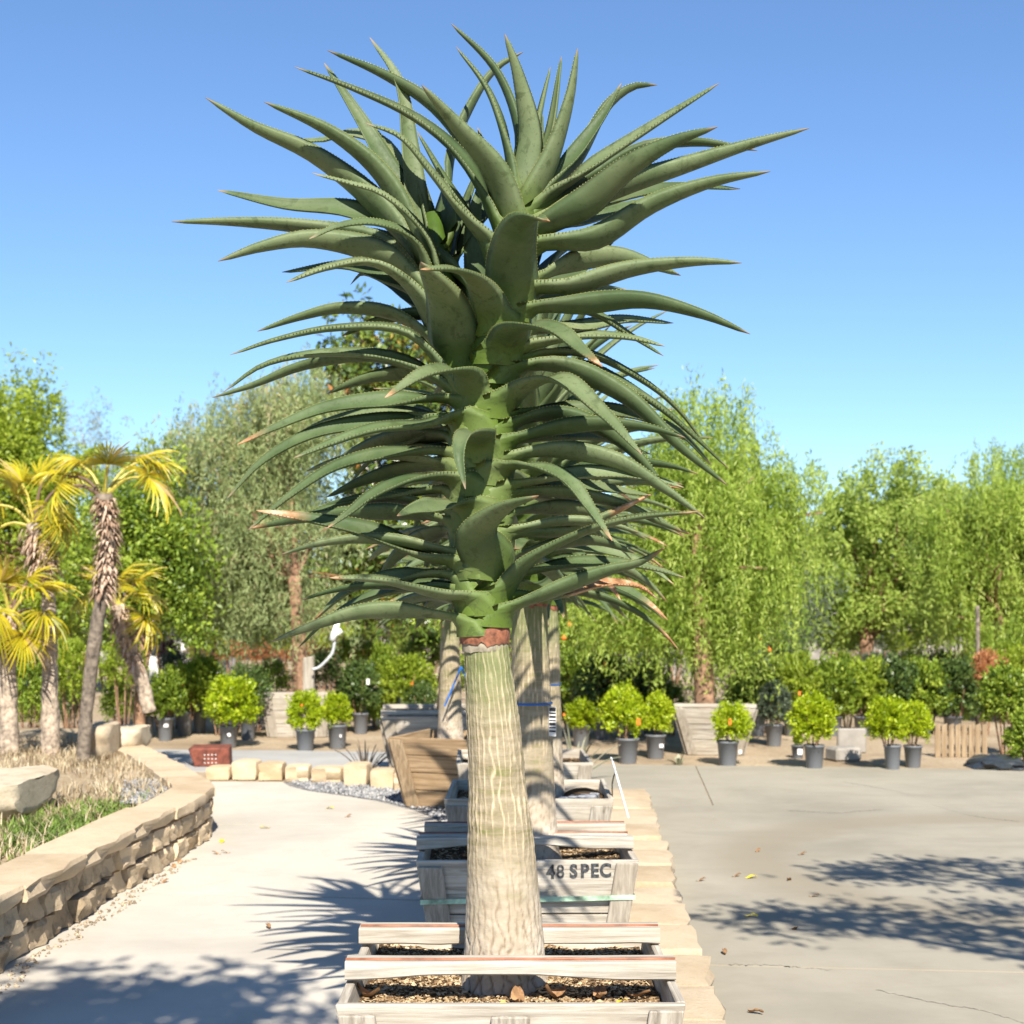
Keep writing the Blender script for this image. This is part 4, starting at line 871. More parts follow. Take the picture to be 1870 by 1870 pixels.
# ================================================================== foliage
def unit(a): return a / (np.linalg.norm(a, axis=1)[:, None] + 1e-9)
def leaves_mesh(name, C, d, n, L, W, tint, fold=.25):
    """C centre, d direction, n normal: one folded lozenge for each leaf"""
    N_ = len(C); d = unit(d); sd = unit(np.cross(d, n)); nn = np.cross(sd, d); L = np.broadcast_to(L, (N_,))[:, None]; W = np.broadcast_to(W, (N_,))[:, None]
    V = np.stack([C - d * L / 2, C + sd * W / 2 + nn * W * fold + d * L * .05, C + d * L / 2 - nn * L * .08, C - sd * W / 2 + nn * W * fold + d * L * .05], 1).reshape(-1, 3)
    return mesh_np(name, V, quads=np.arange(N_ * 4).reshape(-1, 4), attrs={'tint': np.repeat(tint, 4)})
def lobes3(lobes, D, depth=1.0):
    """(px, py, rx, ry[, dd]) in the photo at depth D -> centres and radii in metres"""
    out = []
    for l in lobes:
        px, py, rx, ry = l[:4]; py = py + (32 if D < 40 and ry > 42 else 0); dd = l[4] if len(l) > 4 else 0; c = P(px, py, D + dd); q = (D + dd) / F; out.append((np.array(c), np.array([rx * q, (rx + ry) / 2 * q * depth, ry * q])))
    return out
def sample(lb, n, g, lo=.55):
    v = np.array([np.prod(r) ** .8 for c, r in lb]); k = g.choice(len(lb), n, p=v / v.sum()); u = unit(g.normal(size=(n, 3))); rr = g.uniform(lo ** 3, 1, n) ** (1 / 3)
    C = np.array([c for c, r in lb])[k]; Rr = np.array([r for c, r in lb])[k]
    wob = 1 + .16 * np.sin(u[:, 0] * 7 + k) * np.sin(u[:, 2] * 6 + k * 2) + g.normal(0, .09, n)
    return C + u * Rr * (rr * wob)[:, None], u
def limbs(parent, base, tops, r, mat, g, name='trunk', bole=None):
    mb = MB(); b = Vector(base); bole = Vector(bole) if bole is not None else b + (Vector(tops[0]) - b) * .35
    path = [b, b + (bole - b) * .5 + Vector((g.normal(0, .04), 0, 0)), bole]; c, _ = catmull(path, 8); mb.tube(c, np.linspace(r, r * .75, 8), 9)
    for t in tops:
        t = Vector(t); m = bole.lerp(t, .5) + Vector((g.normal(0, .12), g.normal(0, .12), .1)); c, _ = catmull([bole - Vector((0, 0, .05)), m, t], 8); mb.tube(c, np.linspace(r * .6, r * .12, 8), 6)
        for k in range(3):
            s = c[3 + k]; e = s + np.array([g.normal(0, .5), g.normal(0, .4), g.uniform(.1, .6)]); mb.tube([s, (s + e) / 2 + np.array([0, 0, .08]), e], [r * .25, r * .15, r * .06], 5)
    return mb.build(name, mat, parent, smooth=True)
def make_tree(name, label, basexy, lobes, D, kind, mat, seed, tr=.14, trunk='treebark', n=1500, depth=1.0, leaf=(.11, .035), z0=GZ, bole=None, group='trees behind the nursery rows', per=28, cat='tree'):
    g = np.random.default_rng(seed); lb = lobes3(lobes, D, depth); bx, by = basexy; e = empty(name, (bx, by, z0), 0, label, cat, group); o3 = np.array([bx, by, z0])
    tops = [c - o3 for c, r in lb]
    limbs(e, (0, 0, 0), tops, tr, M[trunk], g, bole=bole)
    leaf = (leaf[0] * .8, leaf[1] * .8)
    if kind == 'weep':                                   # hanging strands of narrow leaflets
        n = int(n * 1.35); nc = n // 26; S0, u0 = sample(lb, nc, g, .35); kk_ = g.integers(0, nc, n); S = S0[kk_] + g.normal(0, 1, (n, 3)) * np.array([.24, .24, .16]); u = u0[kk_]; ln = g.uniform(.3, .95, n) * g.choice([1, 1, 1, 1.5], n); t = np.linspace(0, 1, per)
        out = u.copy(); out[:, 2] = 0; sway = g.normal(0, .10, (n, 3)); sway[:, 2] = 0
        C = S[:, None] + (out[:, None] * .22 * np.sin(t * 1.6)[None, :, None] + sway[:, None] * t[None, :, None]) * ln[:, None, None]; C[..., 2] -= (t ** 1.25)[None] * ln[:, None] - .12
        C = C.reshape(-1, 3) + g.normal(0, .035, (n * per, 3)); N_ = len(C)
        d = g.normal(0, .55, (N_, 3)); d[:, 2] -= .75; tint = np.clip(np.repeat(g.normal(.5, .17, n) + g.normal(0, .12, nc)[kk_], per) + g.normal(0, .16, N_), 0, 1)
        L = g.uniform(.8, 1.3, N_) * leaf[0]; Wd = g.uniform(.8, 1.2, N_) * leaf[1]
    else:                                                # clumps of leaves
        per = int(per * 1.4); nc = max(6, n // 9); S0, u0 = sample(lb, nc, g, .45); kk_ = g.integers(0, nc, n); S = S0[kk_] + g.normal(0, 1, (n, 3)) * (.26 if D < 40 else .5); u = u0[kk_]; cr = g.uniform(.14, .36, n); k = unit(g.normal(size=(n * per, 3))); C = np.repeat(S, per, 0) + k * (np.repeat(cr, per) * g.uniform(.2, 1, n * per) ** .5)[:, None]
        N_ = len(C); d = k * .8 + g.normal(0, .6, (N_, 3)) + np.array([0, 0, .15]); tint = np.clip(np.repeat(g.normal(.5, .17, n), per) + g.normal(0, .18, N_), 0, 1)
        L = g.uniform(.7, 1.3, N_) * leaf[0]; Wd = g.uniform(.8, 1.2, N_) * leaf[1]
    nn = g.normal(size=(N_, 3)) + np.array([.1, -.9, .8]); C = C - o3
    obj('crown', leaves_mesh('crown', C, d, nn, L, Wd, tint), M[mat], e)
    return e
def gxy(px, D): return ((px - CX) / F * D, D)

# --- trees, nearest rows first
make_tree('pepper_tree', 'sage green weeping pepper tree with reddish trunk rising from a wooden box', (gl.x + .02, gl.y + .5), [(470, 740, 95, 80), (550, 720, 85, 90), (400, 850, 90, 110), (520, 850, 110, 120), (360, 960, 65, 110), (450, 980, 100, 110), (560, 980, 70, 120), (340, 830, 45, 50), (430, 700, 45, 50), (500, 1060, 90, 50)], 22.6, 'weep', 'pepper_left', 1, .13, n=2300, z0=.45, leaf=(.12, .022), bole=(-.12, 0, 2.0), per=30)
make_tree('pepper_tree', 'bright green weeping pepper tree with brown trunk in a wooden box', (gr.x - .12, gr.y + .52), [(1290, 790, 110, 90), (1350, 860, 100, 110), (1240, 880, 80, 110), (1390, 980, 85, 100), (1300, 990, 110, 110), (1210, 1010, 80, 90), (1260, 1090, 90, 60), (1340, 1100, 70, 60), (1150, 1060, 60, 60), (1420, 930, 40, 60)], 19.8, 'weep', 'pepper_right', 2, .15, n=2400, z0=.48, leaf=(.11, .024), bole=(-.08, .1, 1.7), per=30)
make_tree('magnolia_tree', 'glossy dark green tree with rust leaf backs behind the foremost aloe', gxy(694, 24.5), [(690, 660, 90, 100), (640, 700, 45, 80), (760, 720, 80, 110), (680, 820, 85, 110), (770, 880, 80, 120), (650, 960, 60, 90), (720, 1020, 100, 80), (800, 1000, 60, 90), (645, 590, 30, 45)], 24.5, 'clump', 'magnolia', 3, .11, 'palebark', n=620, leaf=(.20, .075), bole=(.02, 0, 2.2), per=26)
make_tree('citrus_tree', 'dark leafy tree behind the yellow palms', gxy(255, 21), [(270, 960, 65, 80), (225, 920, 50, 60), (300, 1040, 50, 70), (215, 1040, 55, 80), (280, 890, 45, 40), (190, 980, 40, 70)], 21, 'clump', 'mid', 4, .1, n=480, leaf=(.11, .055), per=26)
make_tree('broadleaf_tree', 'tall rounded green tree towering behind the palms', gxy(20, 31), [(10, 760, 90, 105), (60, 830, 95, 80), (-60, 800, 100, 120), (110, 850, 55, 50), (30, 930, 110, 80), (-80, 960, 100, 100), (100, 1000, 80, 90), (10, 1060, 120, 80)], 31, 'clump', 'bright', 5, .22, n=1500, leaf=(.15, .06), per=26)
make_tree('wispy_tree', 'thin blue grey wispy tree beyond the palms', gxy(190, 44), [(150, 790, 50, 45), (200, 830, 50, 45), (250, 880, 40, 45), (180, 900, 60, 50), (230, 950, 50, 60)], 44, 'clump', 'wispy', 6, .12, 'palebark', n=330, leaf=(.16, .035), per=20)
make_tree('broadleaf_tree', 'green spreading tree beyond the hedge right of the bright weeping tree', gxy(1575, 29), [(1600, 890, 75, 70), (1680, 870, 90, 60), (1560, 960, 80, 80), (1660, 960, 100, 90), (1500, 1000, 70, 70), (1600, 1050, 110, 60), (1720, 1040, 80, 70), (1530, 1090, 70, 50), (1640, 1110, 90, 45)], 29, 'clump', 'far', 7, .18, n=1200, leaf=(.14, .055), per=26)
make_tree('willow_tree', 'yellow green weeping tree behind a grey post at the driveway edge', gxy(1850, 25), [(1800, 880, 80, 70), (1860, 870, 90, 80), (1780, 960, 60, 90), (1850, 980, 100, 100), (1800, 1080, 60, 80), (1880, 1100, 90, 90), (1730, 900, 40, 50), (1950, 950, 90, 120), (1830, 1150, 70, 55), (1770, 1030, 50, 60)], 25, 'weep', 'pepper_right', 8, .14, n=1900, leaf=(.13, .028), per=28)
make_tree('olive_tree', 'small grey green tree with forked trunk before the far wall', gxy(1452, 27), [(1440, 1090, 55, 45), (1480, 1110, 45, 40), (1410, 1070, 40, 40)], 27, 'clump', 'grey', 9, .08, 'palebark', n=200, leaf=(.10, .035), per=24)
make_tree('orange_tree', 'round clipped tree dotted with orange fruit behind the hedge', gxy(1386, 25), [(1386, 1166, 38, 34)], 25, 'clump', 'dark', 10, .035, n=110, leaf=(.09, .045), per=26)
make_tree('orange_tree', 'round clipped tree with orange fruit beside the aloe trunks', gxy(1038, 25), [(1036, 1160, 30, 40)], 25, 'clump', 'mid', 11, .035, n=90, leaf=(.09, .045), per=26)
make_tree('young_tree', 'young light green tree below the sage weeping tree', gxy(370, 27), [(345, 1110, 55, 32), (400, 1105, 60, 36), (460, 1110, 50, 34)], 27, 'clump', 'bright', 12, .06, n=260, leaf=(.12, .055), per=24)
make_tree('young_tree', 'young light green tree right of the aloe trunks behind the dark shrubs', gxy(1150, 26), [(1110, 1080, 60, 45), (1180, 1120, 60, 35), (1060, 1060, 40, 40)], 26, 'clump', 'bright', 13, .05, n=300, leaf=(.12, .055), per=24)
make_tree('bark_tree', 'slim tree with peeling orange bark behind the strapped aloe', (-.83, 16.9), [(812, 1060, 35, 60), (790, 1010, 40, 50)], 16.9, 'clump', 'mid', 14, .085, 'orangebark', n=70, leaf=(.08, .03), z0=.6, bole=(.05, 0, 1.3), per=22)
for i, (px, D, top, rx, mat, lab) in enumerate([(160, 47, 985, 170, 'far', 'far rounded tree behind the wispy tree'), (420, 52, 960, 150, 'grey', 'far grey green tree behind the sage weeping tree'), (640, 50, 1000, 150, 'far', 'far green tree behind the glossy tree'), (880, 54, 980, 150, 'mid', 'far mid green tree behind the aloe row'), (1090, 49, 950, 140, 'far', 'far green tree left of the bright weeping tree'), (1480, 46, 965, 130, 'bright', 'far yellow green tree in the gap right of the bright weeping tree'), (1720, 52, 940, 160, 'far', 'far green tree behind the spreading tree'), (1930, 48, 930, 140, 'far', 'far tree behind the yellow green weeping tree'), (-80, 46, 930, 150, 'mid', 'far tree behind the towering rounded tree'), (1290, 56, 985, 150, 'grey', 'far grey green tree behind the bright weeping tree'), (-330, 44, 930, 170, 'far', 'far tree at the open end of the planter, beyond the towering tree'), (-620, 47, 940, 190, 'bright', 'far yellow green tree beyond the open planter side'), (-950, 45, 950, 200, 'mid', 'far mid green tree beyond the open planter side'), (2150, 44, 930, 170, 'bright', 'far yellow green tree beyond the driveway corner'), (2450, 47, 950, 190, 'far', 'far tree beyond the driveway side'), (2750, 45, 940, 200, 'mid', 'far mid green tree beyond the driveway side')]):
    make_tree('far_tree', lab, gxy(px, D), [(px - rx * .4, top + 55, rx * .55, 55), (px + rx * .35, top + 70, rx * .6, 60), (px, top + 110, rx * .9, 60), (px - rx * .2, top + 25, rx * .4, 30)], D, 'clump', mat, 40 + i, .2, n=420, leaf=(.26, .11), per=22, group='far trees along the skyline')

# --- trees outside the picture whose shade falls into it
e = empty('shade_tree', (-2.9, -2.6, GZ), 0, 'broad leafed tree overhanging the path near its start', 'tree')
g = np.random.default_rng(77)
limbs(e, (0, 0, 0), [(2.1, 3.7, 5.5), (1.2, 3.6, 5.7), (1.8, 2.9, 5.9), (.4, 3.4, 5.2)], .16, M['treebark'], g, bole=(.3, .5, 3.2))
lb = [(np.array([2.35, 3.75, 5.5]), np.array([.75, .6, .35])), (np.array([1.35, 3.5, 5.7]), np.array([.8, .8, .35])), (np.array([.8, 3.2, 5.2]), np.array([.7, .8, .4])), (np.array([1.9, 3.0, 5.9]), np.array([.7, .7, .3]))]
S, u = sample(lb, 170, g, .1); k = unit(g.normal(size=(170 * 26, 3))); C = np.repeat(S, 26, 0) + k * g.uniform(.04, .24, (170 * 26, 1)); N_ = len(C)
obj('crown', leaves_mesh('crown', C, k + g.normal(0, .4, (N_, 3)), g.normal(size=(N_, 3)) + np.array([0, -.5, .8]), .12, .075, g.uniform(0, 1, N_)), M['shade_leaf'], e)
e = empty('shade_tree', (7.2, .6, GZ), 0, 'airy tree leaning over the driveway edge', 'tree')
g = np.random.default_rng(78); tops = [(-1.7, 2.0, 5.3), (-3.6, 3.0, 5.0), (-5.0, 3.6, 4.9), (-1.5, 3.9, 5.2), (-3.0, 4.8, 5.1), (-1.2, 1.2, 5.0)]
limbs(e, (0, 0, 0), tops, .16, M['treebark'], g, bole=(-.4, .5, 2.6))
lb = [(np.array([-1.6, 2.1, 5.2]), np.array([1.1, .6, .3])), (np.array([-3.4, 2.9, 5.0]), np.array([1.1, .42, .3])), (np.array([-4.75, 3.35, 4.9]), np.array([.6, .3, .25])), (np.array([-1.5, 3.8, 5.2]), np.array([1.2, .45, .3])), (np.array([-3.1, 4.6, 5.1]), np.array([.9, .35, .25])), (np.array([-.8, 1.0, 5.0]), np.array([1.0, .5, .3]))]
lb = [(c, r * 1.25) for c, r in lb]; nn_ = 430; S, u = sample(lb, nn_, g, .1); per = 15; k = unit(g.normal(size=(nn_ * per, 3)) * np.array([1.8, 1, .7])); C = np.repeat(S, per, 0) + k * g.uniform(.04, .30, (nn_ * per, 1)); N_ = len(C)
obj('crown', leaves_mesh('crown', C, k + g.normal(0, .4, (N_, 3)), g.normal(size=(N_, 3)) + np.array([0, -.5, .8]), .13, .055, g.uniform(0, 1, N_)), M['shade_leaf'], e)

# --- shrubs: unit crowns shared by the copies
def shrub_unit(seed, n_tw=230, per=24, L=.15, W=.075, spiky=.3):
    g = np.random.default_rng(seed); u = unit(g.normal(size=(n_tw, 3))); u[:, 2] = np.where(u[:, 2] < -.75, -u[:, 2], u[:, 2])
    rr = 1 + .14 * np.sin(u[:, 0] * 5 + seed) * np.cos(u[:, 1] * 4 + u[:, 2] * 3) + np.abs(g.normal(0, .10, n_tw)) + spiky * np.clip(u[:, 2] - .55, 0, 1) * g.uniform(0, 1, n_tw); rr *= .86
    t = g.uniform(.42, 1.0, (n_tw, per)); C = u[:, None] * (rr[:, None] * t)[..., None] + g.normal(0, .055, (n_tw, per, 3)); C = C.reshape(-1, 3); N_ = len(C)
    d = np.repeat(u, per, 0) * .7 + g.normal(0, .6, (N_, 3)) + np.array([0, 0, .35]); tint = np.clip(np.repeat(g.normal(.5, .14, n_tw), per) + g.normal(0, .17, N_), 0, 1)
    return leaves_mesh('foliage', C, d, g.normal(size=(N_, 3)) + np.array([0, -.6, .8]), g.uniform(.7, 1.25, N_) * L, g.uniform(.8, 1.2, N_) * W, tint)
SH = [shrub_unit(200 + k) for k in range(4)]; SHF = [shrub_unit(230 + k, 260, 18, .11, .055, .1) for k in range(3)]
def pot_mesh():
    return MB().lathe([(.0, 0), (.78, 0), (.80, .03), (.985, 1.86), (1.06, 1.87), (1.06, 2.05), (.97, 2.05), (.94, 1.8), (.0, 1.78)], 26).mesh('pot', True)
POT = pot_mesh(); POT.materials.append(M['pot'])
RIM = MB().lathe([(1.062, 1.90), (1.085, 1.91), (1.085, 2.03), (1.062, 2.04)], 26).mesh('rim', True); RIM.materials.append(M['pot'])
STEMS = MB()
for k in range(5): a = k * 1.3; STEMS.tube([(.12 * math.cos(a), .12 * math.sin(a), -1.1), (.3 * math.cos(a), .3 * math.sin(a), -.5), (.5 * math.cos(a), .5 * math.sin(a), .3)], [.035, .03, .02], 5)
STEMS = STEMS.mesh('stems'); STEMS.materials.append(M['treebark'])
TAGM = MB().box((0, 0, 0), (1, .06, 1)).mesh('tag'); 
def fol(me, mat, parent, loc, s, rz=0):
    o = obj('foliage', me, None, parent, loc, rz); o.scale = s
    if len(me.materials) == 0: me.materials.append(None)
    o.material_slots[0].link = 'OBJECT'; o.material_slots[0].material = M[mat]; return o
def small_tag(parent, loc, w, h, mat, rz=0):
    o = obj('tag', TAGM, None, parent, loc, rz); o.scale = (w, .05, h)
    if len(TAGM.materials) == 0: TAGM.materials.append(None)
    o.material_slots[0].link = 'OBJECT'; o.material_slots[0].material = M[mat]; return o
si = [0]
def potted(px, py, pw, ph, sx, sy, rx, ry, mat, label, fine=False, tags=(), name='potted_shrub', fdepth=1.0):
    """pot foot at photo (px, py), pot pw x ph, crown centred (sx, sy) with radii rx, ry (photo pixels)"""
    g = G(px, py, GZ); D = g.y + pw / F * g.y / 2; q = D / F; si[0] += 1; e = empty(name, (g.x, D, GZ), 0, label, 'potted shrub', 'potted shrubs along the nursery rows')
    r = pw / 2 * q; p = obj('pot', POT, None, e, (0, 0, 0), si[0] * 1.1); p.scale = (r * .95, r * .95, ph * q / 2.05); m = obj('rim', RIM, None, p); 
    c = P(sx, sy, D) - Vector(e.location); me = (SHF if fine else SH)[si[0] % (3 if fine else 4)]
    fol(me, mat, e, c, (rx * q, (rx + ry) / 2 * q * fdepth, ry * q), si[0] * .9)
    st = obj('stems', STEMS, None, e, c); st.scale = (rx * q, rx * q, ry * q)
    for (tx, ty, tw, th, tm) in tags:
        onpot = ty > py - ph * .95; dpt = -(r * .93 + .004) if onpot else -(rx + ry) / 2 * q * .9
        tp = P(tx, ty, D + dpt) - Vector(e.location); small_tag(e, tp, tw * q * .75, th * q * .75, tm, R(rd.uniform(-20, 20)))
    return e
potted(414, 1367, 36, 40, 425, 1287, 52, 54, 'lime', 'widest lime green shrub left of the weeping tree box, pot with white tag', tags=[(418, 1342, 9, 8, 'card')])
potted(555, 1373, 37, 40, 557, 1302, 32, 42, 'lime', 'round lime green shrub before the weeping tree box, orange tag in its leaves', tags=[(551, 1288, 5, 5, 'orange')])
potted(614, 1369, 37, 44, 615, 1298, 28, 34, 'lime', 'smaller lime green shrub right of the weeping tree box', tags=[(622, 1344, 5, 7, 'card')])
potted(298, 1354, 30, 42, 305, 1270, 36, 50, 'mid', 'dark leaved shrub in the pot with a pale label, left of the widest lime shrub', tags=[(303, 1325, 12, 8, 'card')])
potted(333, 1345, 31, 44, 345, 1258, 44, 52, 'bright', 'fresh green shrub with an orange tag behind the widest lime shrub', tags=[(335, 1253, 6, 8, 'orange'), (322, 1300, 9, 18, 'card')])
potted(362, 1340, 26, 40, 375, 1240, 36, 44, 'mid', 'mid green shrub in a half hidden pot behind the fresh green shrub')
potted(265, 1350, 26, 40, 262, 1290, 22, 28, 'bright', 'thin shrub in a black pot at the end of the retaining wall')
potted(450, 1352, 30, 38, 452, 1255, 50, 46, 'dark', 'dark blue green shrub behind the widest lime shrub', fine=True)
potted(657, 1341, 30, 38, 655, 1258, 38, 54, 'dark', 'tall dark shrub with a white orange tag left of the pale trunk', tags=[(672, 1245, 8, 14, 'card')])
potted(740, 1335, 40, 40, 745, 1248, 56, 54, 'bright', 'big yellow green shrub behind the wide grey box', tags=[(752, 1248, 6, 12, 'orange')])
potted(690, 1330, 30, 36, 700, 1225, 30, 50, 'mid', 'mid green shrub beside the pale speckled trunk')
potted(1148, 1396, 41, 46, 1138, 1303, 38, 52, 'lime', 'lime green shrub with big orange tag, left of a shorter lime shrub', tags=[(1166, 1318, 9, 16, 'orange')])
potted(1199, 1387, 38, 44, 1202, 1306, 30, 42, 'lime', 'shorter lime green shrub with white tag on its pot beside the wooden box', tags=[(1208, 1362, 10, 9, 'card')])
potted(1332, 1401, 40, 46, 1336, 1322, 40, 40, 'lime', 'ball shaped lime green shrub standing before the tree box', tags=[(1333, 1318, 7, 14, 'orange'), (1352, 1373, 7, 9, 'card')])
potted(1416, 1364, 33, 40, 1414, 1288, 28, 44, 'grey', 'grey green shrub in a pot set back between two lime shrubs')
potted(1491, 1406, 38, 44, 1484, 1316, 46, 50, 'lime', 'lime green shrub beside the small pot with heart shaped tag', tags=[(1460, 1266, 6, 9, 'orange')])
potted(1459, 1386, 24, 24, 1458, 1352, 10, 12, 'mid', 'very small pot with heart shaped pale tag', tags=[(1461, 1373, 12, 14, 'card')])
potted(1634, 1408, 32, 46, 1622, 1318, 42, 46, 'lime', 'loose lime yellow shrub in the left one of two touching pots')
potted(1672, 1403, 34, 40, 1666, 1322, 36, 42, 'lime', 'lime yellow shrub in the right one of two touching pots')
potted(1062, 1365, 34, 40, 1062, 1308, 36, 32, 'lime', 'low lime shrub behind the grey strap leaved plant', tags=[(1030, 1305, 5, 6, 'orange')])
potted(1100, 1352, 34, 40, 1108, 1255, 60, 66, 'dark', 'large dark green shrub behind the shorter lime shrub', tags=[(1105, 1213, 7, 10, 'orange')])
potted(1048, 1345, 34, 40, 1052, 1235, 40, 50, 'mid', 'leafy green shrub close behind the aloe trunks')
potted(1190, 1345, 34, 40, 1185, 1262, 42, 60, 'dark', 'dark shrub left of the wooden tree box')
potted(1385, 1345, 34, 40, 1372, 1262, 50, 56, 'mid', 'green shrub with pinkish tips right of the brown tree trunk')
potted(1450, 1345, 34, 40, 1450, 1250, 50, 60, 'bright', 'bright green shrub behind the grey green potted shrub')
for i, (px, mat, lab) in enumerate([(1525, 'mid', 'mid green hedge shrub left of the pale slab'), (1580, 'bright', 'fresh green hedge shrub above the pale slab'), (1635, 'dark', 'dark hedge shrub behind the two touching pots'), (1690, 'mid', 'mid green hedge shrub beside the wooden palings'), (1745, 'dark', 'dark hedge shrub above the wooden palings')]):
    potted(px, 1345, 34, 36, px, 1262, 48, 62, mat, lab)
# hedge plants in the ground behind
def shrub(px, py, D, rx, ry, mat, label, fine=True, group='hedge shrubs behind the pots', z0=GZ):
    q = D / F; si[0] += 1; c = P(px, py, D); e = empty('shrub', (c.x, D, z0), 0, label, 'shrub', group); lc = Vector((0, 0, c.z - z0))
    fol((SHF if fine else SH)[si[0] % 3], mat, e, lc, (rx * q, (rx + ry) / 2 * q, ry * q), si[0]); st = obj('stems', STEMS, None, e, lc); st.scale = (rx * q, rx * q, max(ry * q, lc.z / 1.1)); return e
for i in range(6): shrub(372 + 54 * i, 1190, 34, 40, 24, 'russet', 'russet leaved hedge shrub in the long reddish hedge', group='reddish hedge')
shrub(225, 1215, 20.5, 45, 60, 'bright', 'green shrub between the dark palm trunk and the leaning palm'); shrub(130, 1230, 20.5, 50, 70, 'bright', 'green shrub between the pale and the dark palm trunks'); shrub(50, 1250, 20, 45, 75, 'mid', 'green shrub between the two pale palm trunks'); shrub(-20, 1240, 20, 50, 80, 'mid', 'green shrub behind the palm by the slab')
shrub(305, 1190, 25, 24, 22, 'purple', 'small purple leaved shrub left of the reddish hedge')
shrub(320, 1215, 23, 40, 30, 'grey', 'grey green shrub behind the leaning palm'); shrub(590, 1225, 24, 45, 40, 'dark', 'dark shrub behind the white sprinkler head'); shrub(500, 1238, 23.5, 40, 36, 'mid', 'olive shrub left of the reddish tree trunk')
shrub(650, 1190, 26, 60, 30, 'bright', 'yellow green shrub beyond the white sprinkler head'); shrub(780, 1190, 27, 70, 40, 'mid', 'green shrub beyond the big yellow green shrub'); shrub(880, 1220, 25, 60, 60, 'mid', 'green shrub hidden behind the foremost trunk')
shrub(1070, 1190, 29, 60, 30, 'mid', 'low green shrub beyond the dark shrubs'); shrub(1200, 1200, 29, 60, 24, 'grey', 'low grey shrub beyond the wooden tree box'); shrub(1345, 1200, 28, 50, 26, 'bright', 'fresh low shrub below the clipped fruit tree'); shrub(1440, 1198, 29, 50, 20, 'grey', 'silvery low shrub below the small forked tree')
for i in range(5): shrub(1540 + 60 * i, 1213, 26, 48, 24, ['mid', 'grey', 'mid', 'dark', 'mid'][i], 'low hedge shrub on the bank under the spreading tree', group='low hedge on the bank')
shrub(1835, 1275, 19, 52, 62, 'mid', 'tall leafy shrub at the right driveway corner', False); shrub(1880, 1350, 17.6, 40, 60, 'mid', 'low leafy shrub over the black plastic at the driveway corner', False); shrub(1800, 1230, 22, 40, 45, 'russet', 'brownish shrub behind the tall leafy corner shrub'); shrub(1850, 1215, 24, 60, 40, 'bright', 'fresh green shrub under the yellow green weeping tree')
# low plants on the ground between the pots and the hedges
g = random.Random(19)
for i, px in enumerate([1035, 1085, 1165, 1225, 1345, 1395, 1440, 1500, 1545, 1600, 1650, 1700, 1750, 290, 340, 400, 470, 640, 690, 760, 215, 130, 60, -10]):
    mt = ['mid', 'dark', 'bright', 'mid', 'dark'][i % 5]; word = {'mid': 'mid green', 'dark': 'dark green', 'bright': 'fresh green'}[mt]
    shrub(px + g.uniform(-10, 10), g.uniform(1282, 1296), g.uniform(21.8, 23.2), g.uniform(32, 44), g.uniform(34, 46), mt, word + ' low shrub growing to the ground behind the potted shrubs', group=word + ' low shrubs behind the pots')
# rows of young stock beyond the trees
g = random.Random(9)
for i in range(34):
    mt = ['bright', 'mid', 'far', 'bright', 'grey', 'far', 'lime'][(i * 3 + i // 7) % 7]; word = {'bright': 'fresh green', 'mid': 'mid green', 'far': 'pale green', 'grey': 'silvery', 'lime': 'lime yellow'}[mt]
    shrub(-40 + 58 * i + g.uniform(-12, 12), g.uniform(1148, 1180), g.uniform(31.5, 37), g.uniform(36, 56), g.uniform(26, 44), mt, word + ' low shrub in the far stock rows', group=word + ' shrubs in the far stock rows')
# orange fruit on the clipped trees
for (px, py, D) in [(1372, 1142, 24.2), (1391, 1145, 24.2), (1388, 1165, 24.1), (1404, 1187, 24.2), (1040, 1141, 24.2), (1030, 1165, 24.2)]:
    bm = bmesh.new(); bmesh.ops.create_icosphere(bm, subdivisions=2, radius=.045); bmesh.ops.create_cone(bm, segments=6, radius1=.008, radius2=.004, depth=.03, matrix=Matrix.Translation((0, 0, .05))); me = bpy.data.meshes.new('orange'); bm.to_mesh(me); bm.free()
    o = obj('orange', me, M['orange']); o.location = P(px, py, D); tag(o, 'ripe orange hanging in the clipped tree beside the aloe trunks' if px < 1100 else 'ripe orange hanging in the clipped tree before the far wall', 'fruit', 'oranges by the aloes' if px < 1100 else 'oranges before the far wall')
# ================================================================== palms
def frond_mesh(seed, nseg=30, span=210, L=.55, droop=.5):
    g = random.Random(seed); V = []; Fc = []; tint = []
    for i in range(nseg):
        a = R(-span / 2 + span * i / (nseg - 1)) ; ln = L * (1 - .28 * abs(i / (nseg - 1) - .5) * 2) * g.uniform(.72, 1.1); wd = L * R(span / nseg) * .50; t = min(.95, max(.05, g.gauss(.60, .18)))
        d = Vector((math.cos(a), math.sin(a), 0)); sd = Vector((-math.sin(a), math.cos(a), 0)); b = len(V); dr = droop * g.uniform(.6, 1.9)
        for s, w in ((0.03, .12), (.35, .62), (.62, .8), (.85, .5), (1, .06)):
            z = .10 * L * math.sin(s * 2) - dr * ln * s ** 2.4 * .55 + (.05 * L if abs(a) > 1.2 else 0); c = d * ln * s * (1 - .12 * dr * s * s) + Vector((0, 0, z))
            V += [c - sd * wd * w * .5, c + Vector((0, 0, .16 * wd * w + .012)), c + sd * wd * w * .5]; tint += [t + (.2 if s > .9 else 0)] * 3
        for k in range(4): q = b + 3 * k; Fc += [(q, q + 1, q + 4, q + 3), (q + 1, q + 2, q + 5, q + 4)]
    me = mesh_np('frond', V, faces=Fc, attrs={'tint': tint}); me.materials.append(M['palm']); return me
FR = [frond_mesh(300 + k, droop=.35 + .25 * k) for k in range(4)]
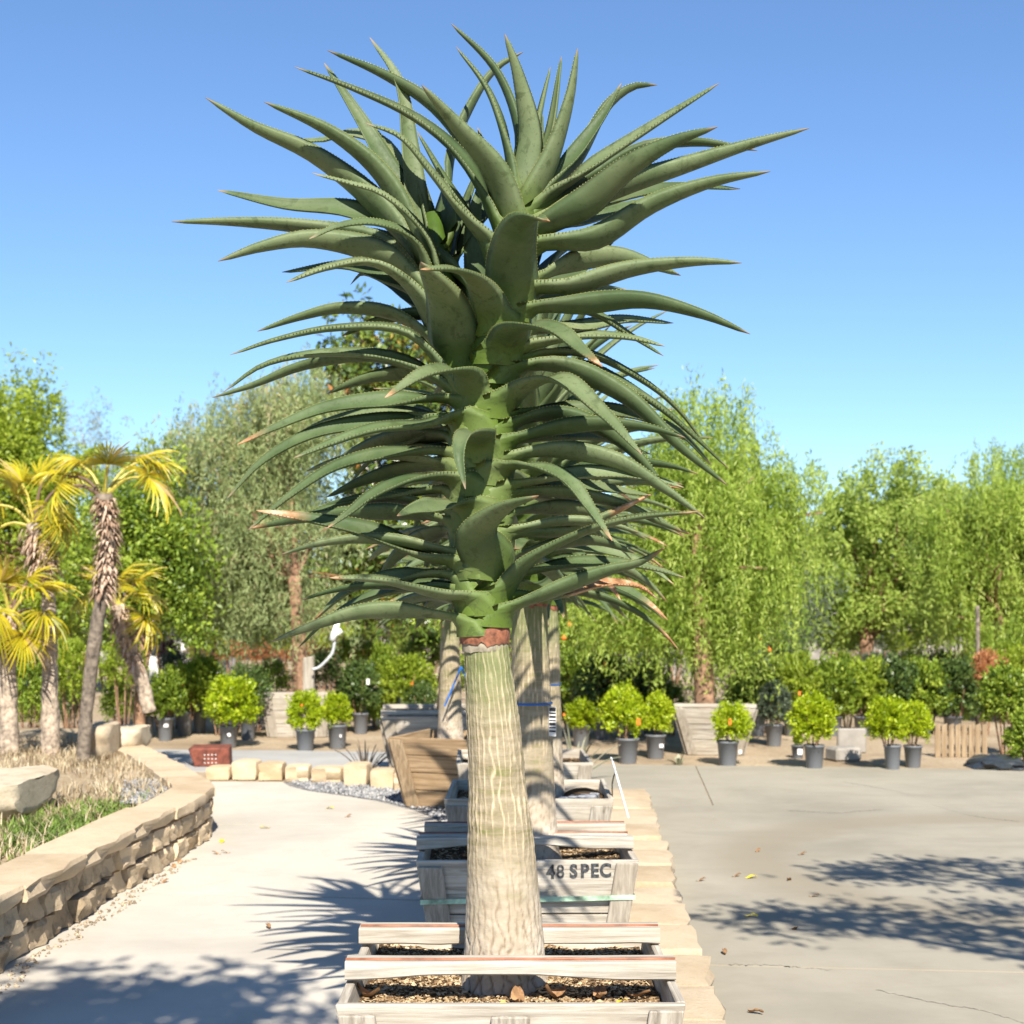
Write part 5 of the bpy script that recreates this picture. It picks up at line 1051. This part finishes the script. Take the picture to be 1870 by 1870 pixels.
def palm(label, path, radii, tmat, fronds, skirt=None, dead=()):
    """path in photo pixels with depth: foot first; fronds: (dx, dz, dy, size, roll) hub offset from the crown"""
    pts = [P(x, y, D) for x, y, D in path]; foot = pts[0]; e = empty('fan_palm', foot, 0, label, 'palm', 'yellow fan palms in the planter')
    c, Lk = catmull([p - foot - Vector((0, 0, .06 if i == 0 else 0)) for i, p in enumerate(pts)], 40); rr = .82 * np.interp(np.linspace(0, 1, 40), np.linspace(0, 1, len(radii)), radii)
    k = 14; V, f = tube_arrays(c, rr, k); V = np.array(V)
    for i in range(len(V)):
        n_ = mnoise.noise(Vector(V[i]) * 9 + foot * 3) * .012 + mnoise.noise(Vector((V[i][0] * 6, V[i][1] * 6, V[i][2] * 26))) * .012; ctr = c[min(i // k, 39)]; V[i] = V[i] + (V[i] - ctr) / (np.linalg.norm(V[i] - ctr) + 1e-6) * n_
    obj('trunk', MB().add(V, f).mesh('trunk', True), M[tmat], e)
    crown = Vector(c[-1]); g = random.Random(len(label))
    if skirt:                                              # old leaf bases and fibre
        s0, s1, n, spread = skirt; VV = []; FF = []; tt = []
        for i in range(n):
            u = g.uniform(s0, s1); p = Vector(c[int(u * 39)]); a = g.uniform(0, 6.28); r0 = rr[int(u * 39)]; d = Vector((math.cos(a), math.sin(a), 0)); L_ = g.uniform(.06, .16) * spread; dn = g.uniform(-.9, .5)
            b0 = p + d * r0 * .8; t1 = b0 + d * L_ * .7 + Vector((0, 0, dn * L_)); t2 = t1 + d * L_ * .25 + Vector((0, 0, -L_ * .5)); sd = Vector((-d.y, d.x, 0)) * g.uniform(.008, .022); q = len(VV)
            VV += [b0 - sd, b0 + sd, t1 - sd * .8, t1 + sd * .8, t2]; FF += [(q, q + 1, q + 3, q + 2), (q + 2, q + 3, q + 4)]; tt += [g.random()] * 5
        o = obj('leaf_bases', mesh_np('leaf_bases', VV, faces=FF, attrs={'tint': tt}), M['palmdry'], e); o['kind'] = 'stuff'
    for i, (dx, dz, dy, size, pitch) in enumerate(fronds):
        hub = crown + Vector((dx, dy, dz)); d = Vector((dx, dy, 0)); d = d.normalized() if d.length > .02 else Vector((1, 0, 0))
        fr = obj('frond', FR[i % 4], None, e, hub); fr.rotation_euler = (Matrix.Rotation(math.atan2(d.y, d.x), 4, 'Z') @ Matrix.Rotation(-R(pitch), 4, 'Y')).to_euler(); size = size * 1.08; fr.scale = (size,) * 3
        m = crown.lerp(hub, .5) + Vector((0, 0, .12 * (hub - crown).length)); cc, _ = catmull([crown - Vector((0, 0, .05)), m, hub], 8); cc = [Vector(q) - hub for q in cc]
        inv = fr.rotation_euler.to_matrix().inverted(); MB().tube([(inv @ q) / size for q in cc], np.linspace(.022, .014, 8) / size, 6).build('petiole', M['palmdry'] if i % 3 == 2 else M['petiole'], fr)
    return e
M['petiole'] = simple('palm_petiole', (.40, .34, .06), .5, .15, 12, .1)
for me in (): pass
palm('fan palm with smooth pale trunk and brown fibrous collar under its fans', [(93, 1378, 15.6), (92, 1290, 15.6), (90, 1180, 15.6), (84, 1050, 15.6), (62, 955, 15.6)], [.13, .115, .10, .09, .11], 'palmtrunk',
     [(-.16, .30, -.1, .8, 60), (.22, .16, -.12, .85, -35), (.26, .42, .1, .7, 40), (-.4, .2, -.05, .8, 0), (-.2, .45, .2, .75, 55), (.05, .5, .15, .7, 75), (-.45, -.12, -.1, .7, -45), (.35, .0, -.2, .75, -60)], (.80, .98, 420, 1.2))
palm('fan palm with dark leaning trunk and shaggy tan leaf bases', [(152, 1388, 14.9), (160, 1280, 14.9), (176, 1150, 14.9), (198, 1010, 14.9), (190, 902, 14.9)], [.085, .085, .09, .10, .11], 'palmtrunk_dark',
     [(.46, .17, -.1, .95, -48), (.32, .35, .15, .8, 25), (-.38, .05, -.15, .95, -55), (-.28, .32, .1, .8, 35), (.1, .28, -.2, .7, 45), (-.42, .2, .15, .8, 5), (.42, .3, .2, .8, 10)], (.64, 1.0, 700, .8))
palm('fan palm with pale trunk beside the sandstone slab, its fans low', [(18, 1368, 15.3), (16, 1290, 15.3), (14, 1200, 15.3), (18, 1120, 15.3)], [.125, .115, .11, .10], 'palmtrunk',
     [(-.05, .32, -.15, .85, 70), (.30, .22, -.1, .9, 20), (.38, -.02, -.12, .85, -30), (-.35, .15, -.1, .8, 20), (.22, -.22, -.25, .8, -65), (.15, .35, .15, .8, 50), (-.25, -.2, -.2, .8, -60), (.0, .0, -.4, .75, -30)], (.75, 1.0, 200, .9))
palm('short fan palm leaning left with fringe of hanging fans', [(272, 1292, 16.6), (258, 1240, 16.6), (234, 1180, 16.6), (216, 1105, 16.6)], [.10, .105, .115, .10], 'palmtrunk',
     [(.25, .14, -.1, .8, -30), (.32, -.15, -.12, .85, -62), (-.25, .12, -.1, .75, -20), (.05, .28, .0, .7, 70), (-.2, .25, .1, .7, 45), (.2, .26, .1, .7, 40)], (.45, 1.0, 300, .9))

# ================================================================== strap leaved plants
def strap_plant(name, px, py, D, n, L, label, mat, seed, spread=55, wd=.035, z0=GZ):
    g = random.Random(seed); p = P(px, py, D); e = empty(name, (p.x, D, z0), 0, label, 'plant')
    for i in range(n):
        a = i * 2.4 + g.uniform(-.3, .3); el = R(90 - g.uniform(5, spread)); l = L * g.uniform(.6, 1.1); d = Vector((math.cos(a), math.sin(a), 0)); sd = Vector((-d.y, d.x, 0)); V = []
        for k in range(6):
            s = k / 5; q = d * (math.cos(el) * l * s + .02) + Vector((0, 0, math.sin(el) * l * s - .18 * l * s ** 3)); w_ = wd * (1 - s) ** .6 * (.6 + .8 * min(1, s * 3)) + .002
            V += [q - sd * w_ / 2 + Vector((0, 0, .3 * w_)), q, q + sd * w_ / 2 + Vector((0, 0, .3 * w_)), q - Vector((0, 0, .006))]
        f = [tuple(map(int, x)) for x in grid_quads(4, 6, True)]
        obj('leaf', mesh_np('leaf', V, faces=f, attrs={'tint': [g.random()] * len(V)}), M[mat], e)
    return e
g1 = G(1050, 1385); strap_plant('strap_leaf_plant', 1050, 1375, 16.2, 16, .75, 'grey strap leaved plant fanning out beside the last grey box', 'agave', 5)
strap_plant('strap_leaf_plant', 672, 1390, 16.4, 16, .5, 'dark spiky plant among the loose stone blocks', 'spiky', 6, 45, .022) if False else None
M['spiky'] = leafmat('dark_strap_leaf', [(.0, (.05, .045, .035)), (1, (.17, .13, .10))], .6, .1)
strap_plant('strap_leaf_plant', 668, 1392, 16.7, 18, .55, 'dark spiky plant behind the tallest stone block', 'spiky', 6, 50, .022)
strap_plant('strap_leaf_plant', 1240, 1372, 17.9, 7, .22, 'tiny green seedling between pots and the tree box', 'agave', 7, 60, .05)

# ================================================================== small built things
g = G(376, 1402); q = F / g.y
rb = empty('red_crate', (g.x, g.y + .35, 0), R(6), 'rust red metal crate with rows of pale round dots behind the stone blocks', 'crate'); W_ = 72 / q; H_ = 34 / q
hexa([(-W_ / 2 + .06, -.25, 0), (W_ / 2, -.25, 0), (W_ / 2 - .01, .25, 0), (-W_ / 2 + .06, .25, 0), (-W_ / 2 - .02, -.27, H_), (W_ / 2 - .01, -.27, H_), (W_ / 2 - .02, .27, H_), (-W_ / 2 - .02, .27, H_)]).build('body', M['brickred'], rb, bevel=.012)
for i in range(4):
    for j in range(3): MB().lathe([(.0, 0), (.008, 0), (.008, .012), (.0, .014)], 10).build('pale_dot', M['card'], rb).matrix_local = Matrix.Translation((-.06 + .045 * i, -.252 - .02 * (.05 + .05 * j) / H_ - .002, .05 + .05 * j)) @ Matrix.Rotation(R(90), 4, 'X')  # rows of small pale round dots set on the crate front
# white sprinkler on a bent pipe fixed to a post
g = G(566, 1345); post = tag(hexa([(-.085, -.07, 0), (.085, -.07, 0), (.085, .07, 0), (-.085, .07, 0), (-.08, -.065, 1.22), (.08, -.065, 1.25), (.08, .065, 1.25), (-.08, .065, 1.22)]).build('post', M['wood_z'], None, (P(564, 1300, 21.4).x, 21.4, GZ), bevel=.01), 'weathered wooden post beside the reddish tree trunk', 'post')
b = P(574, 1222, 21.2); sp = empty('sprinkler', (b.x, 21.2, b.z), 0, 'white sprinkler head on a bent grey pipe on the wooden post', 'sprinkler')
def rel(px, py): return P(px, py, 21.2) - b
cc, _ = catmull([rel(570, 1222), rel(580, 1220), rel(600, 1202), rel(607, 1192), rel(611, 1172)], 18); MB().tube(cc, .022, 8).build('pipe', M['galv'], sp, smooth=True)
MB().tube([rel(607, 1170), rel(611, 1155), rel(617, 1135)], [.055, .05, .035], 10).build('head', M['white'], sp, smooth=True); MB().tube([rel(612, 1160), rel(624, 1151)], [.03, .04], 8).build('nozzle', M['white'], sp)
# grey post on the right, palings, black plastic, pale slab, far walls
tag(MB().tube([(0, 0, 0), (.01, 0, 1.0), (0, 0, 2.0)], [.036, .034, .032], 10).build('post', M['palmtrunk_dark'], None, (P(1785, 1200, 23).x, 23, GZ), smooth=True), 'slim grey round post under the yellow green weeping tree', 'post')
fe = empty('paling_fence', (P(1755, 1360, 18.8).x, 18.8, GZ), 0, 'short brown paling fence behind the two touching pots', 'fence')
for i in range(8): hexa([(-.035, -.01, 0), (.035, -.01, 0), (.035, .01, 0), (-.035, .01, 0), (-.035, -.01, .42), (.035, -.01, .45), (.035, .01, .45), (-.035, .01, .42)]).build('paling', M['brown_z'], fe, ((i - 3.5) * .088, rd.uniform(-.01, .01), 0), R(rd.uniform(-8, 8)), bevel=.004)
MB().box((0, .03, .32), (.72, .03, .05)).build('crossbar', M['brown_x'], fe, bevel=.004)
bm = bmesh.new(); bmesh.ops.create_icosphere(bm, subdivisions=3, radius=1)
for v in bm.verts: v.co *= 1 + .3 * fbm(v.co, 2.2); v.co.z = max(v.co.z, -.3)
me = bpy.data.meshes.new('plastic_heap'); bm.to_mesh(me); bm.free(); o = obj('plastic_heap', me, M['tarp']); o.location = (P(1822, 1400, 17.6).x, 17.6, .03); o.scale = (.34, .4, .12); tag(o, 'crumpled heap of black plastic at the driveway corner', 'plastic sheet')
tag(MB().box((0, 0, .17), (.4, .07, .34)).build('slab', M['plasterwall'], None, (P(1555, 1370, 19.3).x, 19.3, GZ), R(5), bevel=.02), 'upright pale concrete slab left of the touching pots', 'slab')
tag(MB().box((0, 0, .09), (.38, .3, .18)).build('concrete_block', M['plasterwall'], None, (P(1540, 1390, 18.4).x, 18.4, GZ), R(20), bevel=.03), 'low pale concrete block beside the lime shrub with heart tag pot', 'block')
w1 = P(1120, 1165, 44); tag(MB().box((0, 0, .4), (5, .25, .8)).box((0, 0, .85), (5.2, .36, .1)).build('garden_wall', M['plasterwall'], None, (w1.x, 40, GZ)), 'low grey garden wall beyond the young trees', 'wall')
w2 = P(1660, 1165, 42); tag(MB().box((0, 0, .6), (8, .25, 1.2)).box((0, 0, 1.25), (8.2, .36, .1)).build('garden_wall', M['plasterwall'], None, (w2.x, 42, GZ)), 'grey brown garden wall beyond the spreading tree', 'wall')
w3 = P(350, 1150, 38); sb = empty('site_cabin', (w3.x, 38, GZ), 0, 'low white cabin beyond the reddish hedge', 'cabin')
MB().box((0, 0, .75), (2.0, 2.2, 1.5)).build('wall', M['palewall'], sb); MB().box((0, 0, 1.55), (2.2, 2.4, .1)).build('roof', M['white'], sb)
for i in range(2): MB().box((-.5 + i, -1.11, .95), (.6, .03, .5)).build('window', M['tarp'], sb)
